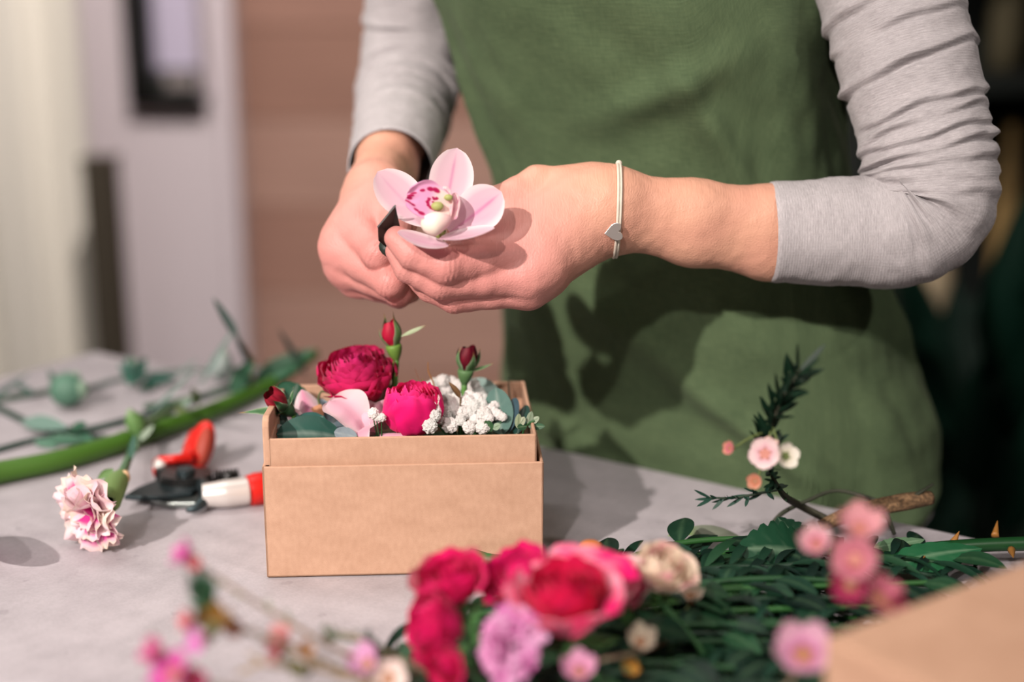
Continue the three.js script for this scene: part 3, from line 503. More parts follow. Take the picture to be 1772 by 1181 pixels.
  for (const [ax, ay, bx, by, w, c] of [[912, 738, 895, 740, 0.005, 0x24492f], [914, 738, 943, 738, 0.005, 0x2c5238], [914, 735, 920, 712, 0.0045, 0x8fa08a], [918, 733, 933, 722, 0.0042, 0x9aa892], [896, 742, 898, 716, 0.0048, 0x98a888], [898, 738, 908, 722, 0.0045, 0xb0b8a0], [850, 748, 845, 728, 0.005, 0x44704a], [852, 742, 866, 735, 0.005, 0x8aa088], [848, 738, 838, 730, 0.004, 0x5a8058]])
    wpart(sg, 'leaf', blade(at(ax, ay, 0.944), at(bx, by, 0.94), V(0.1, 0.6, 0.9), w, { color: veins(rgb(c), rgb(0x5f7a5a)), pow: 0.6 }), M.leaf);
}
// ------------------------------------------------------------------ the florist
const HIP = CORNER.clone().addScaledVector(E_, 0.652).addScaledVector(N_, -0.125); HIP.y = TABLE;
const axisAt = (h) => HIP.clone().add(V(0, h, 0)).addScaledVector(N_, h > 0 ? 0.25 * h : 0.06 * h).addScaledVector(E_, h > 0 ? -0.117 * h : -0.02 * h);
const tab = (xs, ys) => (x) => { if (x <= xs[0]) return ys[0]; for (let i = 1; i < xs.length; i++) if (x <= xs[i]) { const t = (x - xs[i - 1]) / (xs[i] - xs[i - 1]); return lerp(ys[i - 1], ys[i], t * t * (3 - 2 * t)); } return ys[ys.length - 1]; };
const HALFW = tab([-0.3, -0.1, 0.02, 0.1, 0.23, 0.36, 0.46, 0.5], [0.2, 0.196, 0.182, 0.168, 0.138, 0.146, 0.15, 0.11]);
const HALFD = tab([-0.3, -0.1, 0.02, 0.1, 0.23, 0.36, 0.46, 0.5], [0.115, 0.112, 0.105, 0.102, 0.095, 0.105, 0.09, 0.06]);
// joints of her left hand (nearer the gift box's right) and of her right hand holding the knife
const LH = {
  fore: [at(1650, 408, 0.978), at(1330, 403, 0.978), at(1200, 386, 0.967), at(1062, 362, 0.955)], fr: [0.036, 0.0332, 0.030, 0.0272],
  wrist: at(1040, 364, 0.952),
  fingers: [
    [at(897, 444, 0.93), at(770, 459, 0.904), at(716, 438, 0.902), at(687, 413, 0.905)],
    [at(914, 477, 0.928), at(762, 488, 0.915), at(708, 462, 0.914), at(688, 436, 0.918)],
    [at(914, 500, 0.937), at(786, 514, 0.93), at(745, 498, 0.932), at(722, 480, 0.94)],
    [at(905, 503, 0.955), at(805, 516, 0.952), at(770, 505, 0.952), at(748, 490, 0.958)]],
  fr4: [[0.0142, 0.0118, 0.0103, 0.0082], [0.0142, 0.0112, 0.0098, 0.0082], [0.0128, 0.0104, 0.0094, 0.008], [0.0115, 0.0092, 0.0083, 0.0072]],
  thumb: [at(1015, 332, 0.962), at(930, 325, 0.962), at(862, 354, 0.952), at(798, 402, 0.934)], tr: [0.0185, 0.0148, 0.0122, 0.0095],
  web: [[at(985, 352, 0.953), at(905, 400, 0.945), 0.02, 0.017], [at(900, 345, 0.955), at(880, 420, 0.94), 0.011, 0.013], [at(872, 395, 0.944), at(795, 428, 0.922), 0.0135, 0.0095]],
};
const RHD = {
  fore: [at(704, 150, 1.225), at(690, 225, 1.14), at(670, 285, 1.085), at(655, 328, 1.04)], fr: [0.034, 0.0325, 0.030, 0.0262],
  wrist: at(650, 345, 1.018),
  fingers: [
    [at(612, 392, 0.988), at(655, 440, 0.955), at(683, 452, 0.974), at(690, 440, 0.99)],
    [at(588, 430, 0.988), at(676, 488, 0.956), at(702, 480, 0.978), at(700, 465, 0.99)],
    [at(596, 464, 0.992), at(690, 504, 0.968), at(712, 494, 0.988), at(706, 478, 0.998)],
    [at(616, 486, 1.0), at(690, 511, 0.984), at(708, 503, 1.0), at(702, 488, 1.008)]],
  fr4: [[0.0135, 0.0112, 0.0098, 0.0082], [0.0138, 0.011, 0.0096, 0.0082], [0.0125, 0.0102, 0.0092, 0.008], [0.0112, 0.009, 0.0082, 0.0072]],
  thumb: [at(672, 350, 1.0), at(690, 385, 0.975), at(684, 415, 0.962), at(672, 437, 0.955)], tr: [0.0165, 0.0125, 0.0108, 0.0088],
  web: [[at(655, 365, 1.0), at(640, 410, 0.985), 0.02, 0.015]],
};
function handField(J) {
  const vert = V(0, 1, 0), arm = [], palm = [], fing = [];
  for (let i = 0; i < 3; i++) for (const s of [-1, 1]) { const o = (k) => J.fore[k].clone().addScaledVector(vert, s * J.fr[k] * 0.27); arm.push(cone(o(i), o(i + 1), J.fr[i] * 0.66, J.fr[i + 1] * 0.66)); }
  for (const s of [-1, 1]) palm.push(cone(J.fore[3].clone().addScaledVector(vert, s * J.fr[3] * 0.27), J.wrist.clone().addScaledVector(vert, s * 0.0075), J.fr[3] * 0.66, 0.0185));
  J.fingers.forEach((f, i) => palm.push(cone(J.wrist.clone().addScaledVector(vert, [0.007, 0.001, -0.006, -0.010][i]), f[0], 0.0185, J.fr4[i][0])));
  for (let i = 0; i < 3; i++) palm.push(cone(J.fingers[i][0].clone().lerp(J.wrist, 0.18), J.fingers[i + 1][0].clone().lerp(J.wrist, 0.18), J.fr4[i][0] * 0.95, J.fr4[i + 1][0] * 0.95));
  palm.push(cone(J.wrist, J.thumb[0], 0.02, J.tr[0]));
  for (const [a, b, ra, rb] of J.web) palm.push(cone(a, b, ra, rb));
  const chain = (f, r) => { const out = []; for (let k = 0; k < 3; k++) { const m = f[k].clone().lerp(f[k + 1], 0.5), rm = (r[k] + r[k + 1]) / 2 * (k ? 0.94 : 0.93); out.push(cone(f[k], m, r[k], rm), cone(m, f[k + 1], rm, r[k + 1])); } return out; };
  const knuck = [];
  J.fingers.forEach((f, i) => { fing.push(chain(f, J.fr4[i])); knuck.push([f[1], f[2].clone().sub(f[0]).normalize(), 0.010], [f[2], f[3].clone().sub(f[1]).normalize(), 0.007]); });
  fing.push(chain(J.thumb, J.tr));
  const cen = J.fingers[1][0];
  return (x, y, z) => {
    let d = 1; for (const f of arm) d = smin(d, f(x, y, z), 0.012);
    const near = Math.hypot(x - cen.x, y - cen.y, z - cen.z);
    if (near > 0.19) return d + 0.00025 * noise(x * 60, y * 60, z * 60);
    let p = 1; for (const f of palm) p = smin(p, f(x, y, z), 0.011);
    d = smin(d, p, 0.014);
    let fd = 1;
    for (let i = 0; i < fing.length; i++) { let q = 1; for (const f of fing[i]) q = smin(q, f(x, y, z), 0.003); fd = smin(fd, q, 0.0022); }
    d = smin(d, fd, 0.006);
    if (d < 0.004) for (const [c, ax, R] of knuck) { const dx = x - c.x, dy = y - c.y, dz = z - c.z, a = dx * ax.x + dy * ax.y + dz * ax.z, q = Math.hypot(dx, dy, dz); if (q < R * 2.2) d += 0.00024 * Math.cos(a * 6.283 / 0.0032) * Math.exp(-a * a / (R * R * 0.22)) * sstep(R * 2.2, R, q); }
    return d + 0.0005 * noise(x * 55, y * 55, z * 55) + 0.0003 * noise(x * 150, y * 150, z * 150);
  };
}
const skinA = rgb(0xd5a188), skinP = rgb(0xcf8f87), skinR = rgb(0xc47a75);
const skinCol = (J) => (x, y, z) => {
  const c = J.fingers[1][1], t = sstep(0.13, 0.045, Math.hypot(x - c.x, y - c.y, z - c.z)); let k = 0;
  for (const f of J.fingers) for (const q of [f[0], f[1], f[3]]) k = Math.max(k, 1 - Math.hypot(x - q.x, y - q.y, z - q.z) / 0.02);
  return mixc(mixc(mixc(skinA, skinP, t), skinR, clamp(k) * 0.55 * (0.6 + 0.8 * noise(x * 90, y * 90, z * 90))), skinR, clamp(0.12 + 0.5 * noise(x * 34, y * 34, z * 34)) * 0.5);
};
const leftField = handField(LH), rightField = handField(RHD);
const LS = [[1466, -250, 0.985], [1518, -80, 0.985], [1552, 40, 0.98], [1577, 140, 0.975], [1597, 225, 0.972], [1610, 301, 0.972], [1605, 359, 0.974], [1556, 393, 0.977], [1450, 401, 0.979], [1331, 403, 0.979]].map((a) => at(...a));
const RS = [[745, -250, 1.14], [724, -60, 1.2], [713, 60, 1.225], [707, 140, 1.215], [698, 190, 1.18], [688, 235, 1.13], [676, 290, 1.078]].map((a) => at(...a));
{
  const P = thing('person', 'florist in a grey shirt and olive green apron holding an orchid bloom', 'person', V(HIP.x, 0, HIP.z));
  // body: torso, neck, head, arms and legs in one field, hands and forearms in finer grids, one mesh
  const headC = axisAt(0.5).add(V(0, 0.175, 0)).addScaledVector(N_, 0.06), hx = E_, hy = V(0, 0.94, 0).addScaledVector(N_, -0.34).normalize(), hz = V().crossVectors(hx, hy).normalize();
  const headLocal = (x, y, z) => { const a = x - headC.x, b = y - headC.y, c = z - headC.z; return [a * hx.x + b * hx.y + c * hx.z, a * hy.x + b * hy.y + c * hy.z, a * hz.x + b * hz.y + c * hz.z]; };
  const ell = (p, c, r) => { const a = (p[0] - c[0]) / r[0], b = (p[1] - c[1]) / r[1], d = (p[2] - c[2]) / r[2], k = Math.hypot(a, b, d); return (k - 1) * Math.min(...r); };
  const headField = (x, y, z) => {
    const p = headLocal(x, y, z), m = [Math.abs(p[0]), p[1], p[2]];
    let d = ell(p, [0, 0.03, -0.01], [0.075, 0.088, 0.092]); d = smin(d, ell(p, [0, -0.045, 0.022], [0.056, 0.066, 0.062]), 0.04);
    d = smin(d, ell(p, [0, -0.092, 0.052], [0.024, 0.018, 0.02]), 0.02);
    d = smin(d, ell(p, [0, -0.012, 0.09], [0.010, 0.026, 0.014]), 0.012); d = smin(d, ell(p, [0, -0.03, 0.097], [0.014, 0.010, 0.013]), 0.008); // nose
    d = smin(d, ell(p, [0, -0.062, 0.078], [0.024, 0.006, 0.009]), 0.005); d = smin(d, ell(p, [0, -0.072, 0.077], [0.02, 0.007, 0.009]), 0.005); // lips
    d = smin(d, ell(m, [0.03, 0.026, 0.074], [0.022, 0.006, 0.012]), 0.012); // brows
    d = Math.max(d, -ell(m, [0.031, 0.006, 0.085], [0.015, 0.009, 0.012]) * 0.8); // sockets
    d = smin(d, ell(m, [0.077, -0.005, -0.01], [0.008, 0.03, 0.018]), 0.006); // ears
    return d;
  };
  const sh = [LS[0], RS[0]], hipL = axisAt(-0.06).addScaledVector(E_, 0.085), hipR = axisAt(-0.06).addScaledVector(E_, -0.085);
  const limbs = [cone(LS[0], LS[4], 0.036, 0.034), cone(LS[4], LS[6], 0.034, 0.033), cone(RS[0], RS[2], 0.034, 0.033), cone(axisAt(0.42), LS[0], 0.05, 0.04), cone(axisAt(0.42), RS[0], 0.05, 0.04), cone(axisAt(0.44), headC.clone().addScaledVector(hy, -0.05), 0.05, 0.05)];
  for (const h of [hipL, hipR]) { const kn = V(h.x, 0.48, h.z).addScaledVector(N_, 0.01), an = V(h.x, 0.09, h.z).addScaledVector(N_, -0.02); limbs.push(cone(h, kn, 0.078, 0.052), cone(kn, an, 0.05, 0.034), cone(an, V(an.x, 0.035, an.z).addScaledVector(N_, 0.13), 0.035, 0.028)); }
  const bodyField = (x, y, z) => {
    const h = y - TABLE, c = axisAt(clamp(h, -0.2, 0.47)), qx = x - c.x, qz = z - c.z, e = qx * E_.x + qz * E_.z, n = qx * N_.x + qz * N_.z, b = HALFD(h) - 0.014;
    let d = (Math.hypot(e / (HALFW(h) - 0.014), n / b) - 1) * b * 0.85; d = Math.max(d, h - 0.45, -0.16 - h);
    for (const f of limbs) d = smin(d, f(x, y, z), 0.03);
    return y > TABLE + 0.44 ? smin(d, headField(x, y, z), 0.02) : d;
  };
  const cs = () => skinA, bb = (pts, m) => { const b = new THREE.Box3().setFromPoints(pts).expandByScalar(m); return [b.min, b.max]; };
  const [b0, b1] = bb([V(HIP.x - 0.36, 0.015, HIP.z - 0.32), V(HIP.x + 0.3, TABLE + 0.48, HIP.z + 0.32)], 0.0);
  const coarse = surfaceNets(bodyField, b0, b1, 0.0145, cs);
  const [h0, h1] = bb([headC.clone().addScalar(-0.125), headC.clone().addScalar(0.13)], 0.0);
  h0.y -= 0.06;
  const lips = (x, y, z) => { const p = headLocal(x, y, z); return mixc(skinA, rgb(0xb9605a), sstep(0.03, 0.016, Math.hypot(p[0] * 0.8, (p[1] + 0.067) * 2)) * (p[2] > 0.06 ? 1 : 0)); };
  const head = surfaceNets((x, y, z) => smin(headField(x, y, z), limbs[5](x, y, z), 0.02), h0, h1, 0.004, lips);
  const fine = (J, f, extra) => { const [a, b] = bb([...J.fore.slice(extra), J.wrist, ...J.fingers.flat(), ...J.thumb], 0.036); return surfaceNets(f, a, b, 0.0016, skinCol(J)); };
  const gl = fine(LH, leftField, 1), gr = fine(RHD, rightField, 1);
  wpart(P, 'body', mergeGeometries([coarse, head, gl, gr]), M.skin);
  for (const s of [-1, 1]) { const c = headC.clone().addScaledVector(hx, s * 0.031).addScaledVector(hy, 0.006).addScaledVector(hz, 0.074); const eb = wpart(P, 'eye', new THREE.SphereGeometry(0.0115, 16, 12).translate(c.x, c.y, c.z), std(0xf1ece8, 0.25)); const ic = c.clone().addScaledVector(hz, 0.0085); wpart(P, 'iris', new THREE.SphereGeometry(0.0052, 12, 8).translate(ic.x, ic.y, ic.z), std(0x4a3424, 0.2), eb); }
  const hairF = (x, y, z) => { const p = headLocal(x, y, z); let d = ell(p, [0, 0.036, -0.018], [0.084, 0.094, 0.098]); d = Math.max(d, -ell(p, [0, -0.02, 0.1], [0.07, 0.085, 0.07])); d = smin(d, ell(p, [0, 0.02, -0.125], [0.042, 0.042, 0.036]), 0.015); return d + 0.0015 * noise(p[0] * 160, p[1] * 20, p[2] * 20); };
  wpart(P, 'hair', surfaceNets(hairF, h0.clone().addScalar(-0.05), h1.clone().addScalar(0.05), 0.005), M.hair, P, 'brown hair tied in a bun');

  // shirt torso and two sleeves
  const shell = (th0, th1, ha, hb, off, nu, nv, disp) => sheet((u, v, t) => {
    const h = lerp(ha, hb, v), th = lerp(th0, th1, u), c = axisAt(h), k = disp ? disp(th, h) : 0, a = HALFW(h) + off + k, b = HALFD(h) + off + k;
    const ce = Math.sign(Math.sin(th)) * Math.pow(Math.abs(Math.sin(th)), 0.85), cn = Math.sign(Math.cos(th)) * Math.pow(Math.abs(Math.cos(th)), 0.85);
    t.copy(c).addScaledVector(E_, a * ce).addScaledVector(N_, b * cn);
  }, nu, nv);
  const setUV = (g, su, sv) => { const u = g.attributes.uv; for (let i = 0; i < u.count; i++) u.setXY(i, u.getX(i) * su, u.getY(i) * sv); return g; };
  const torso = setUV(shell(-Math.PI, Math.PI, -0.05, 0.5, -0.004, 72, 40), 5, 3);
  const sleeve = (pts, rf, wr, outer, n, cuffIn) => {
    const curve = new THREE.CatmullRomCurve3(pts, false, 'centripetal'), fr = curve.computeFrenetFrames(n, false), L = curve.getLength(), O = outer.clone().normalize(), rad = 72;
    return sheet((u, v, t) => {
      const i = Math.round(v * n), s = i / n, over = v, c = curve.getPointAt(s), a = u * Math.PI * 2, nn = fr.normals[i].clone().multiplyScalar(Math.cos(a)).addScaledVector(fr.binormals[i], Math.sin(a)), o = nn.dot(O);
      let R = rf(s), add = 0;
      for (const [s0, amp, w, slope, sd] of wr) {
        const wob = 0.012 * noise(Math.cos(a) * 1.3 + sd, Math.sin(a) * 1.3, sd) , x = (s - s0 + slope * o - wob) / w, m = clamp(0.55 + 1.1 * noise(Math.cos(a) * 1.1, Math.sin(a) * 1.1 + sd * 3, sd), 0, 1.15);
        add += 1.25 * amp * m * (1 - 0.65 * sstep(0.6, 0.68, s0) * clamp(o)) * (x < 0 ? Math.exp(-x * x * 0.45) : Math.exp(-x * x * 3.2) - 0.6 * Math.exp(-(x - 1.25) * (x - 1.25) * 4));
      }
      add += 0.0012 * noise(s * 14, Math.cos(a) * 2, Math.sin(a) * 2) + 0.0006 * noise(s * 50, Math.cos(a) * 4, Math.sin(a) * 4);
      t.copy(c).addScaledVector(nn, R + add);
      if (i === n) t.copy(c).addScaledVector(nn, R - 0.0012);
    }, rad, n);
  };
  const ls = sleeve(LS, tab([0, 0.2, 0.4, 0.56, 0.66, 0.74, 0.86, 0.985, 1], [0.051, 0.0485, 0.0468, 0.0442, 0.0438, 0.0428, 0.0375, 0.035, 0.0345]), [
    [0.30, 0.0026, 0.012, 0.02, 1], [0.355, 0.003, 0.010, 0.03, 2], [0.425, 0.004, 0.0095, 0.04, 3], [0.512, 0.0034, 0.008, 0.022, 4], [0.537, 0.0034, 0.007, 0.016, 5], [0.561, 0.0032, 0.0075, 0.012, 6], [0.585, 0.0036, 0.0075, 0.008, 7], [0.61, 0.0034, 0.008, 0.002, 8], [0.634, 0.0038, 0.009, -0.004, 9], [0.659, 0.0036, 0.009, -0.004, 10], [0.684, 0.0034, 0.0095, -0.002, 11], [0.712, 0.003, 0.010, 0, 12], [0.742, 0.0022, 0.011, 0, 13]],
    at(1700, 470, 0.97).sub(at(1500, 280, 0.97)), 300);
  const rs = sleeve(RS, tab([0, 0.3, 0.55, 0.8, 1], [0.046, 0.042, 0.042, 0.036, 0.0325]), [[0.42, 0.003, 0.014, 0.02, 21], [0.56, 0.003, 0.012, 0.01, 22], [0.62, 0.0034, 0.012, 0, 23], [0.68, 0.0034, 0.011, 0, 24], [0.74, 0.003, 0.011, 0, 25], [0.81, 0.002, 0.011, 0, 26]], at(600, 100, 1.25).sub(at(720, 100, 1.2)), 200);
  wpart(P, 'shirt', mergeGeometries([torso, setUV(ls, 1.6, 3.2), setUV(rs, 1.6, 2.6)]), M.sleeve, P, 'heather grey long-sleeved shirt with pushed-up sleeves');
  // apron: bib and skirt in one cloth
  const fold = (th, h) => {
    const x = th * 0.15, g = (px, py, ang, len, w, amp) => { const dx = x - px, dy = h - py, a = dx * Math.cos(ang) + dy * Math.sin(ang), b = -dx * Math.sin(ang) + dy * Math.cos(ang); return amp * Math.exp(-b * b / (w * w) - a * a / (len * len)); };
    return 0.005 + 0.008 * noise(x * 9 + h * 5, h * 7 - x * 4, 3) + 0.0045 * noise(x * 22 + h * 16, h * 14 - x * 10, 8) + 0.0012 * noise(x * 55, h * 45, 1)
      + g(0.03, 0.08, -0.85, 0.10, 0.009, 0.008) + g(0.07, 0.03, -0.75, 0.09, 0.007, 0.006) + g(-0.06, 0.0, -0.7, 0.1, 0.009, 0.007) + g(-0.02, -0.02, -0.8, 0.07, 0.007, 0.006) + g(0.1, 0.26, -1.1, 0.07, 0.014, 0.014) + g(0.06, 0.3, 0.4, 0.06, 0.012, 0.012) + g(-0.14, 0.3, -1.3, 0.12, 0.012, 0.006)
      + sstep(0.0, -0.35, h) * 0.022 * Math.sin(th * 7 + 0.6);
  };
  const hem = (th) => lerp(-0.42, -0.062 + 0.03 * sstep(1.3, 1.95, th), sstep(0.55, 1.05, th));
  const ap = setUV(sheet((u, v, t) => {
    const th = lerp(-1.95, 1.95, u), h = lerp(hem(th), 0.47, v), c = axisAt(h), k = 0.004 + fold(th, h) - 0.02 * sstep(0.06, 0, v) * sstep(0.9, 1.3, th), a = HALFW(h) + k, b = HALFD(h) + k;
    const ce = Math.sign(Math.sin(th)) * Math.pow(Math.abs(Math.sin(th)), 0.85), cn = Math.sign(Math.cos(th)) * Math.pow(Math.abs(Math.cos(th)), 0.85);
    t.copy(c).addScaledVector(E_, a * ce).addScaledVector(N_, b * cn);
  }, 150, 180), 2.6, 3.8);
  wpart(P, 'apron', ap, M.apron, P, 'olive green linen apron');
  for (const s of [-1, 1]) wpart(P, 'apron_strap', tube([axisAt(0.46).addScaledVector(E_, s * 0.095).addScaledVector(N_, 0.098), axisAt(0.5).add(V(0, 0.05, 0)).addScaledVector(E_, s * 0.085).addScaledVector(N_, 0.06), axisAt(0.5).add(V(0, 0.075, 0)).addScaledVector(E_, s * 0.07).addScaledVector(N_, -0.03), axisAt(0.46).addScaledVector(E_, s * 0.05).addScaledVector(N_, -0.1)], 0.008, 20, 8), M.apron);
  // trousers and shoes
  [hipL, hipR].forEach((h) => { const kn = V(h.x, 0.48, h.z).addScaledVector(N_, 0.01), an = V(h.x, 0.07, h.z).addScaledVector(N_, -0.02); wpart(P, 'trouser_leg', tube([h.clone().add(V(0, 0.06, 0)), kn, an], [0.094, 0.07, 0.055], 24, 24), M.trousers, P, 'black trouser leg'); wpart(P, 'shoe', tube([V(an.x, 0.05, an.z).addScaledVector(N_, -0.045), V(an.x, 0.048, an.z).addScaledVector(N_, 0.05), V(an.x, 0.04, an.z).addScaledVector(N_, 0.17)], [0.044, 0.046, 0.036], 16, 16), M.shoe); });
}
// bracelet: cord that follows the wrist, with a heart charm
{
  const c = at(1067, 362, 0.955), ax = V(1, -0.02, 0.03).normalize(), s1 = V(0, 1, 0).addScaledVector(ax, -ax.y).normalize(), s2 = V().crossVectors(ax, s1).normalize();
  const ring = (off, lift) => { const pts = []; for (let i = 0; i <= 48; i++) { const a = i / 48 * 6.2832, d = s1.clone().multiplyScalar(Math.cos(a)).addScaledVector(s2, Math.sin(a)); let r = 0.01; for (; r < 0.06; r += 0.0003) { const q = c.clone().addScaledVector(ax, off).addScaledVector(d, r); if (leftField(q.x, q.y, q.z) > 0) break; } pts.push(c.clone().addScaledVector(ax, off + 0.0006 * Math.sin(a * 1 + 0.6)).addScaledVector(d, r + lift)); } return pts; };
  const b = thing('bracelet', 'thin cream cord bracelet with a silver heart charm on the wrist', 'bracelet', c);
  for (const o of [-0.0009, 0.0009]) wpart(b, 'cord', tube(ring(o, 0.0006), 0.00095, 96, 6), M.cord);
  const hs = new THREE.Shape(); hs.moveTo(0, -0.5); hs.bezierCurveTo(-0.25, -0.2, -0.62, 0.05, -0.5, 0.38); hs.bezierCurveTo(-0.38, 0.62, -0.08, 0.52, 0, 0.26); hs.bezierCurveTo(0.08, 0.52, 0.38, 0.62, 0.5, 0.38); hs.bezierCurveTo(0.62, 0.05, 0.25, -0.2, 0, -0.5);
  const hg = new THREE.ExtrudeGeometry(hs, { depth: 0.07, bevelEnabled: true, bevelSize: 0.03, bevelThickness: 0.03, bevelSegments: 2, curveSegments: 10 }); hg.scale(0.0108, 0.0108, 0.0108); hg.rotateZ(-1.3);
  const hp = at(1060, 402, 0.924); let q = 0; const to = toCam(hp); let hc = at(1061, 402, 0.955); for (let k = 0; k < 200 && leftField(hc.x, hc.y, hc.z) < 0.001; k++) hc.addScaledVector(to, 0.0005);
  hg.applyQuaternion(frame(V(0.1, 1, 0), to.clone().add(V(0, -0.15, 0)))); hg.translate(hc.x, hc.y, hc.z); wpart(b, 'heart_charm', hg, M.charm, b, 'silver heart charm');
  const kp = ring(0, 0.001)[0]; wpart(b, 'knot', new THREE.SphereGeometry(0.0022, 10, 8).translate(kp.x, kp.y, kp.z), M.cord);
}
// knife held in her right hand
{
  const k = thing('florist_knife', 'black-bladed florist knife in her right fist against the orchid', 'knife', at(668, 420, 0.945));
  const bp = [[684, 356, 0.889], [654, 393, 0.902], [655, 416, 0.915], [674, 432, 0.928], [694, 402, 0.908]].map((a) => at(...a)), n = V().crossVectors(bp[1].clone().sub(bp[0]), bp[3].clone().sub(bp[0])).normalize().multiplyScalar(0.0007);
  const g = new THREE.BufferGeometry(), P = [], add = (...v) => v.forEach((p) => P.push(p.x, p.y, p.z)), F = bp.map((p) => p.clone().add(n)), B = bp.map((p) => p.clone().sub(n));
  for (let i = 1; i < 4; i++) { add(F[0], F[i], F[i + 1]); add(B[0], B[i + 1], B[i]); }
  for (let i = 0; i < 5; i++) { const j = (i + 1) % 5; add(F[i], B[i], B[j]); add(F[i], B[j], F[j]); }
  g.setAttribute('position', new THREE.Float32BufferAttribute(P, 3)); g.computeVertexNormals(); wpart(k, 'blade', g, std(0x0d1512, 0.35, { metalness: 0.3 }));
  wpart(k, 'blade_edge', tube([bp[0], bp[0].clone().lerp(bp[1], 0.5), bp[1]], 0.0007, 6, 6), M.steel);
  wpart(k, 'handle', tube([at(668, 425, 0.942), at(682, 468, 0.972), at(694, 500, 0.992), at(702, 520, 1.0)], [0.005, 0.0065, 0.0065, 0.005], 16, 12), std(0x14231c, 0.5));
}
// ------------------------------------------------------------------ the orchid bloom in her hand
{
  const o = thing('held_orchid', 'pale pink orchid bloom with a crimson-spotted lip held between the fingers', 'orchid', at(762, 410, 0.905));
  const pl = rgb(0xdfc2cd), pe = rgb(0xeee0e2), pp = rgb(0xcf74a6), pm = rgb(0xd29ab8);
  const pc = (k, wash) => (u, v) => { const s = Math.abs(u * 2 - 1), n = 0.5 + 0.5 * noise(u * 8, v * 3, k * 9), str = Math.pow(Math.max(0, Math.cos(s * 40)), 3) * 0.18; return mixc(mixc(pl, pe, sstep(0.55, 1, s) * 0.9), mixc(pm, pp, n), clamp(Math.exp(-s * s * 160) * 0.65 * k * sstep(1, 0.75, v) + wash * sstep(0.9, 0.2, s) * (0.35 + 0.5 * n) * Math.sin(Math.PI * clamp(v)) + str * wash)); };
  const P = (a, b, face, w, opt, k, wash) => wpart(o, 'petal', blade(a, b, face, w, { pow: 0.55, peak: 0.58, base: 0.34, cup: 0.22, fold: 0.02, nu: 16, nv: 20, color: pc(k, wash), ...opt }), M.petal);
  P(at(766, 392, 0.904), at(791, 256, 0.918), toCam(at(780, 300, 0.9)), 0.0285, { bow: -0.07, peak: 0.62 }, 1.0, 0.15);
  P(at(752, 392, 0.904), at(653, 297, 0.912), toCam(at(690, 340, 0.9)).add(V(0.3, 0.4, 0)), 0.0295, { bow: -0.08, peak: 0.62 }, 0.5, 0.3);
  P(at(778, 402, 0.900), at(868, 332, 0.898), toCam(at(820, 360, 0.9)).add(V(-0.2, 0.3, 0)), 0.0305, { bow: -0.06, peak: 0.62 }, 1.0, 0.55);
  P(at(776, 425, 0.889), at(687, 402, 0.884), V(-0.05, 1, 0.12), 0.0300, { bow: -0.06, cup: 0.1, peak: 0.55, base: 0.12 }, 0.5, 0.45);
  P(at(760, 414, 0.886), at(856, 395, 0.884), V(0.05, 1, 0.05), 0.0310, { bow: -0.05, cup: 0.16, peak: 0.55, base: 0.12 }, 0.5, 0.3);
  // lip: ruffled spotted lobe with a cream throat, two yellow-green ridges and a rounded white cap
  const c = at(778, 362, 0.892), lq = frame(V(-0.88, 0.36, 0.26), V(0.3, 0.5, 0.9));
  const spots = []; const r = mulberry(9);
  for (let i = 0; i < 11; i++) { const a = -1.25 + i / 10 * 2.5 + (r() - 0.5) * 0.12, q = 0.98 + 0.16 * r(); spots.push([Math.sin(a) * 0.74 * q, 0.2 + Math.cos(a) * 0.68 * q, 0.058 + r() * 0.04]); }
  for (let i = 0; i < 16; i++) { const a = -1 + i / 15 * 2; spots.push([Math.sin(a) * (0.34 + 0.12 * r()), 0.2 + Math.cos(a) * (0.2 + 0.2 * r()), 0.026 + r() * 0.022]); }
  const lip = sheet((u, v, t) => { const s = u * 2 - 1, w = 0.0132 * Math.pow(Math.sin(Math.PI * (0.1 + 0.8 * Math.pow(v, 1.2))), 0.7), e = sstep(0.7, 1, Math.max(v, Math.abs(s))); t.set(s * w, v * 0.0275, 0.004 * s * s - 0.006 * v * v + e * 0.0016 * Math.sin(s * 9 + v * 7)); t.applyQuaternion(lq).add(c); }, 60, 60, (u, v) => {
    const s = u * 2 - 1; let col = mixc(rgb(0xf0d9cf), rgb(0xe0a0c6), sstep(0.25, 0.55, v)); col = mixc(col, rgb(0xe0a2c8), sstep(0.8, 1, Math.hypot(s, v * 0.9)) * 0.6);
    for (const [x, y, R] of spots) col = mixc(col, rgb(0xa8044e), sstep(R * 1.25, R * 0.75, Math.hypot((s - x) * 0.8, v - y))); return col;
  });
  wpart(o, 'lip', lip, M.petal, o, 'crimson-spotted pink lip');
  for (const [px, py, sx, rz] of [[757, 357, 0.8, 0], [776, 342, 0.5, 0]]) wpart(o, 'ridge', new THREE.SphereGeometry(0.003 * sx + 0.0008, 14, 10).scale(1.25, 0.9, 0.9).translate(...at(px, py, 0.887).toArray()), std(0xa0a562, 0.6), o, 'yellow-green ridge');
  const cap = new THREE.SphereGeometry(1, 28, 20); { const q = cap.attributes.position; for (let i = 0; i < q.count; i++) { const x = q.getX(i); q.setXYZ(i, x * 1.35 + 0.25, q.getY(i) * (1 - 0.32 * clamp(x)) + 0.42 * clamp(x), q.getZ(i) * (1 - 0.3 * clamp(x))); } cap.scale(0.0072, 0.0074, 0.0074); cap.computeVertexNormals(); }
  const cc = at(750, 388, 0.884); const cols = []; { const q = cap.attributes.position; for (let i = 0; i < q.count; i++) cols.push(...mixc(rgb(0xe8dccc), rgb(0xdcb0b2), sstep(0.0, 0.011, q.getX(i)))); } cap.setAttribute('color', new THREE.Float32BufferAttribute(cols, 3)); cap.translate(cc.x, cc.y, cc.z);
  wpart(o, 'column_cap', cap, M.petalSolid, o, 'rounded cream cap of the column');
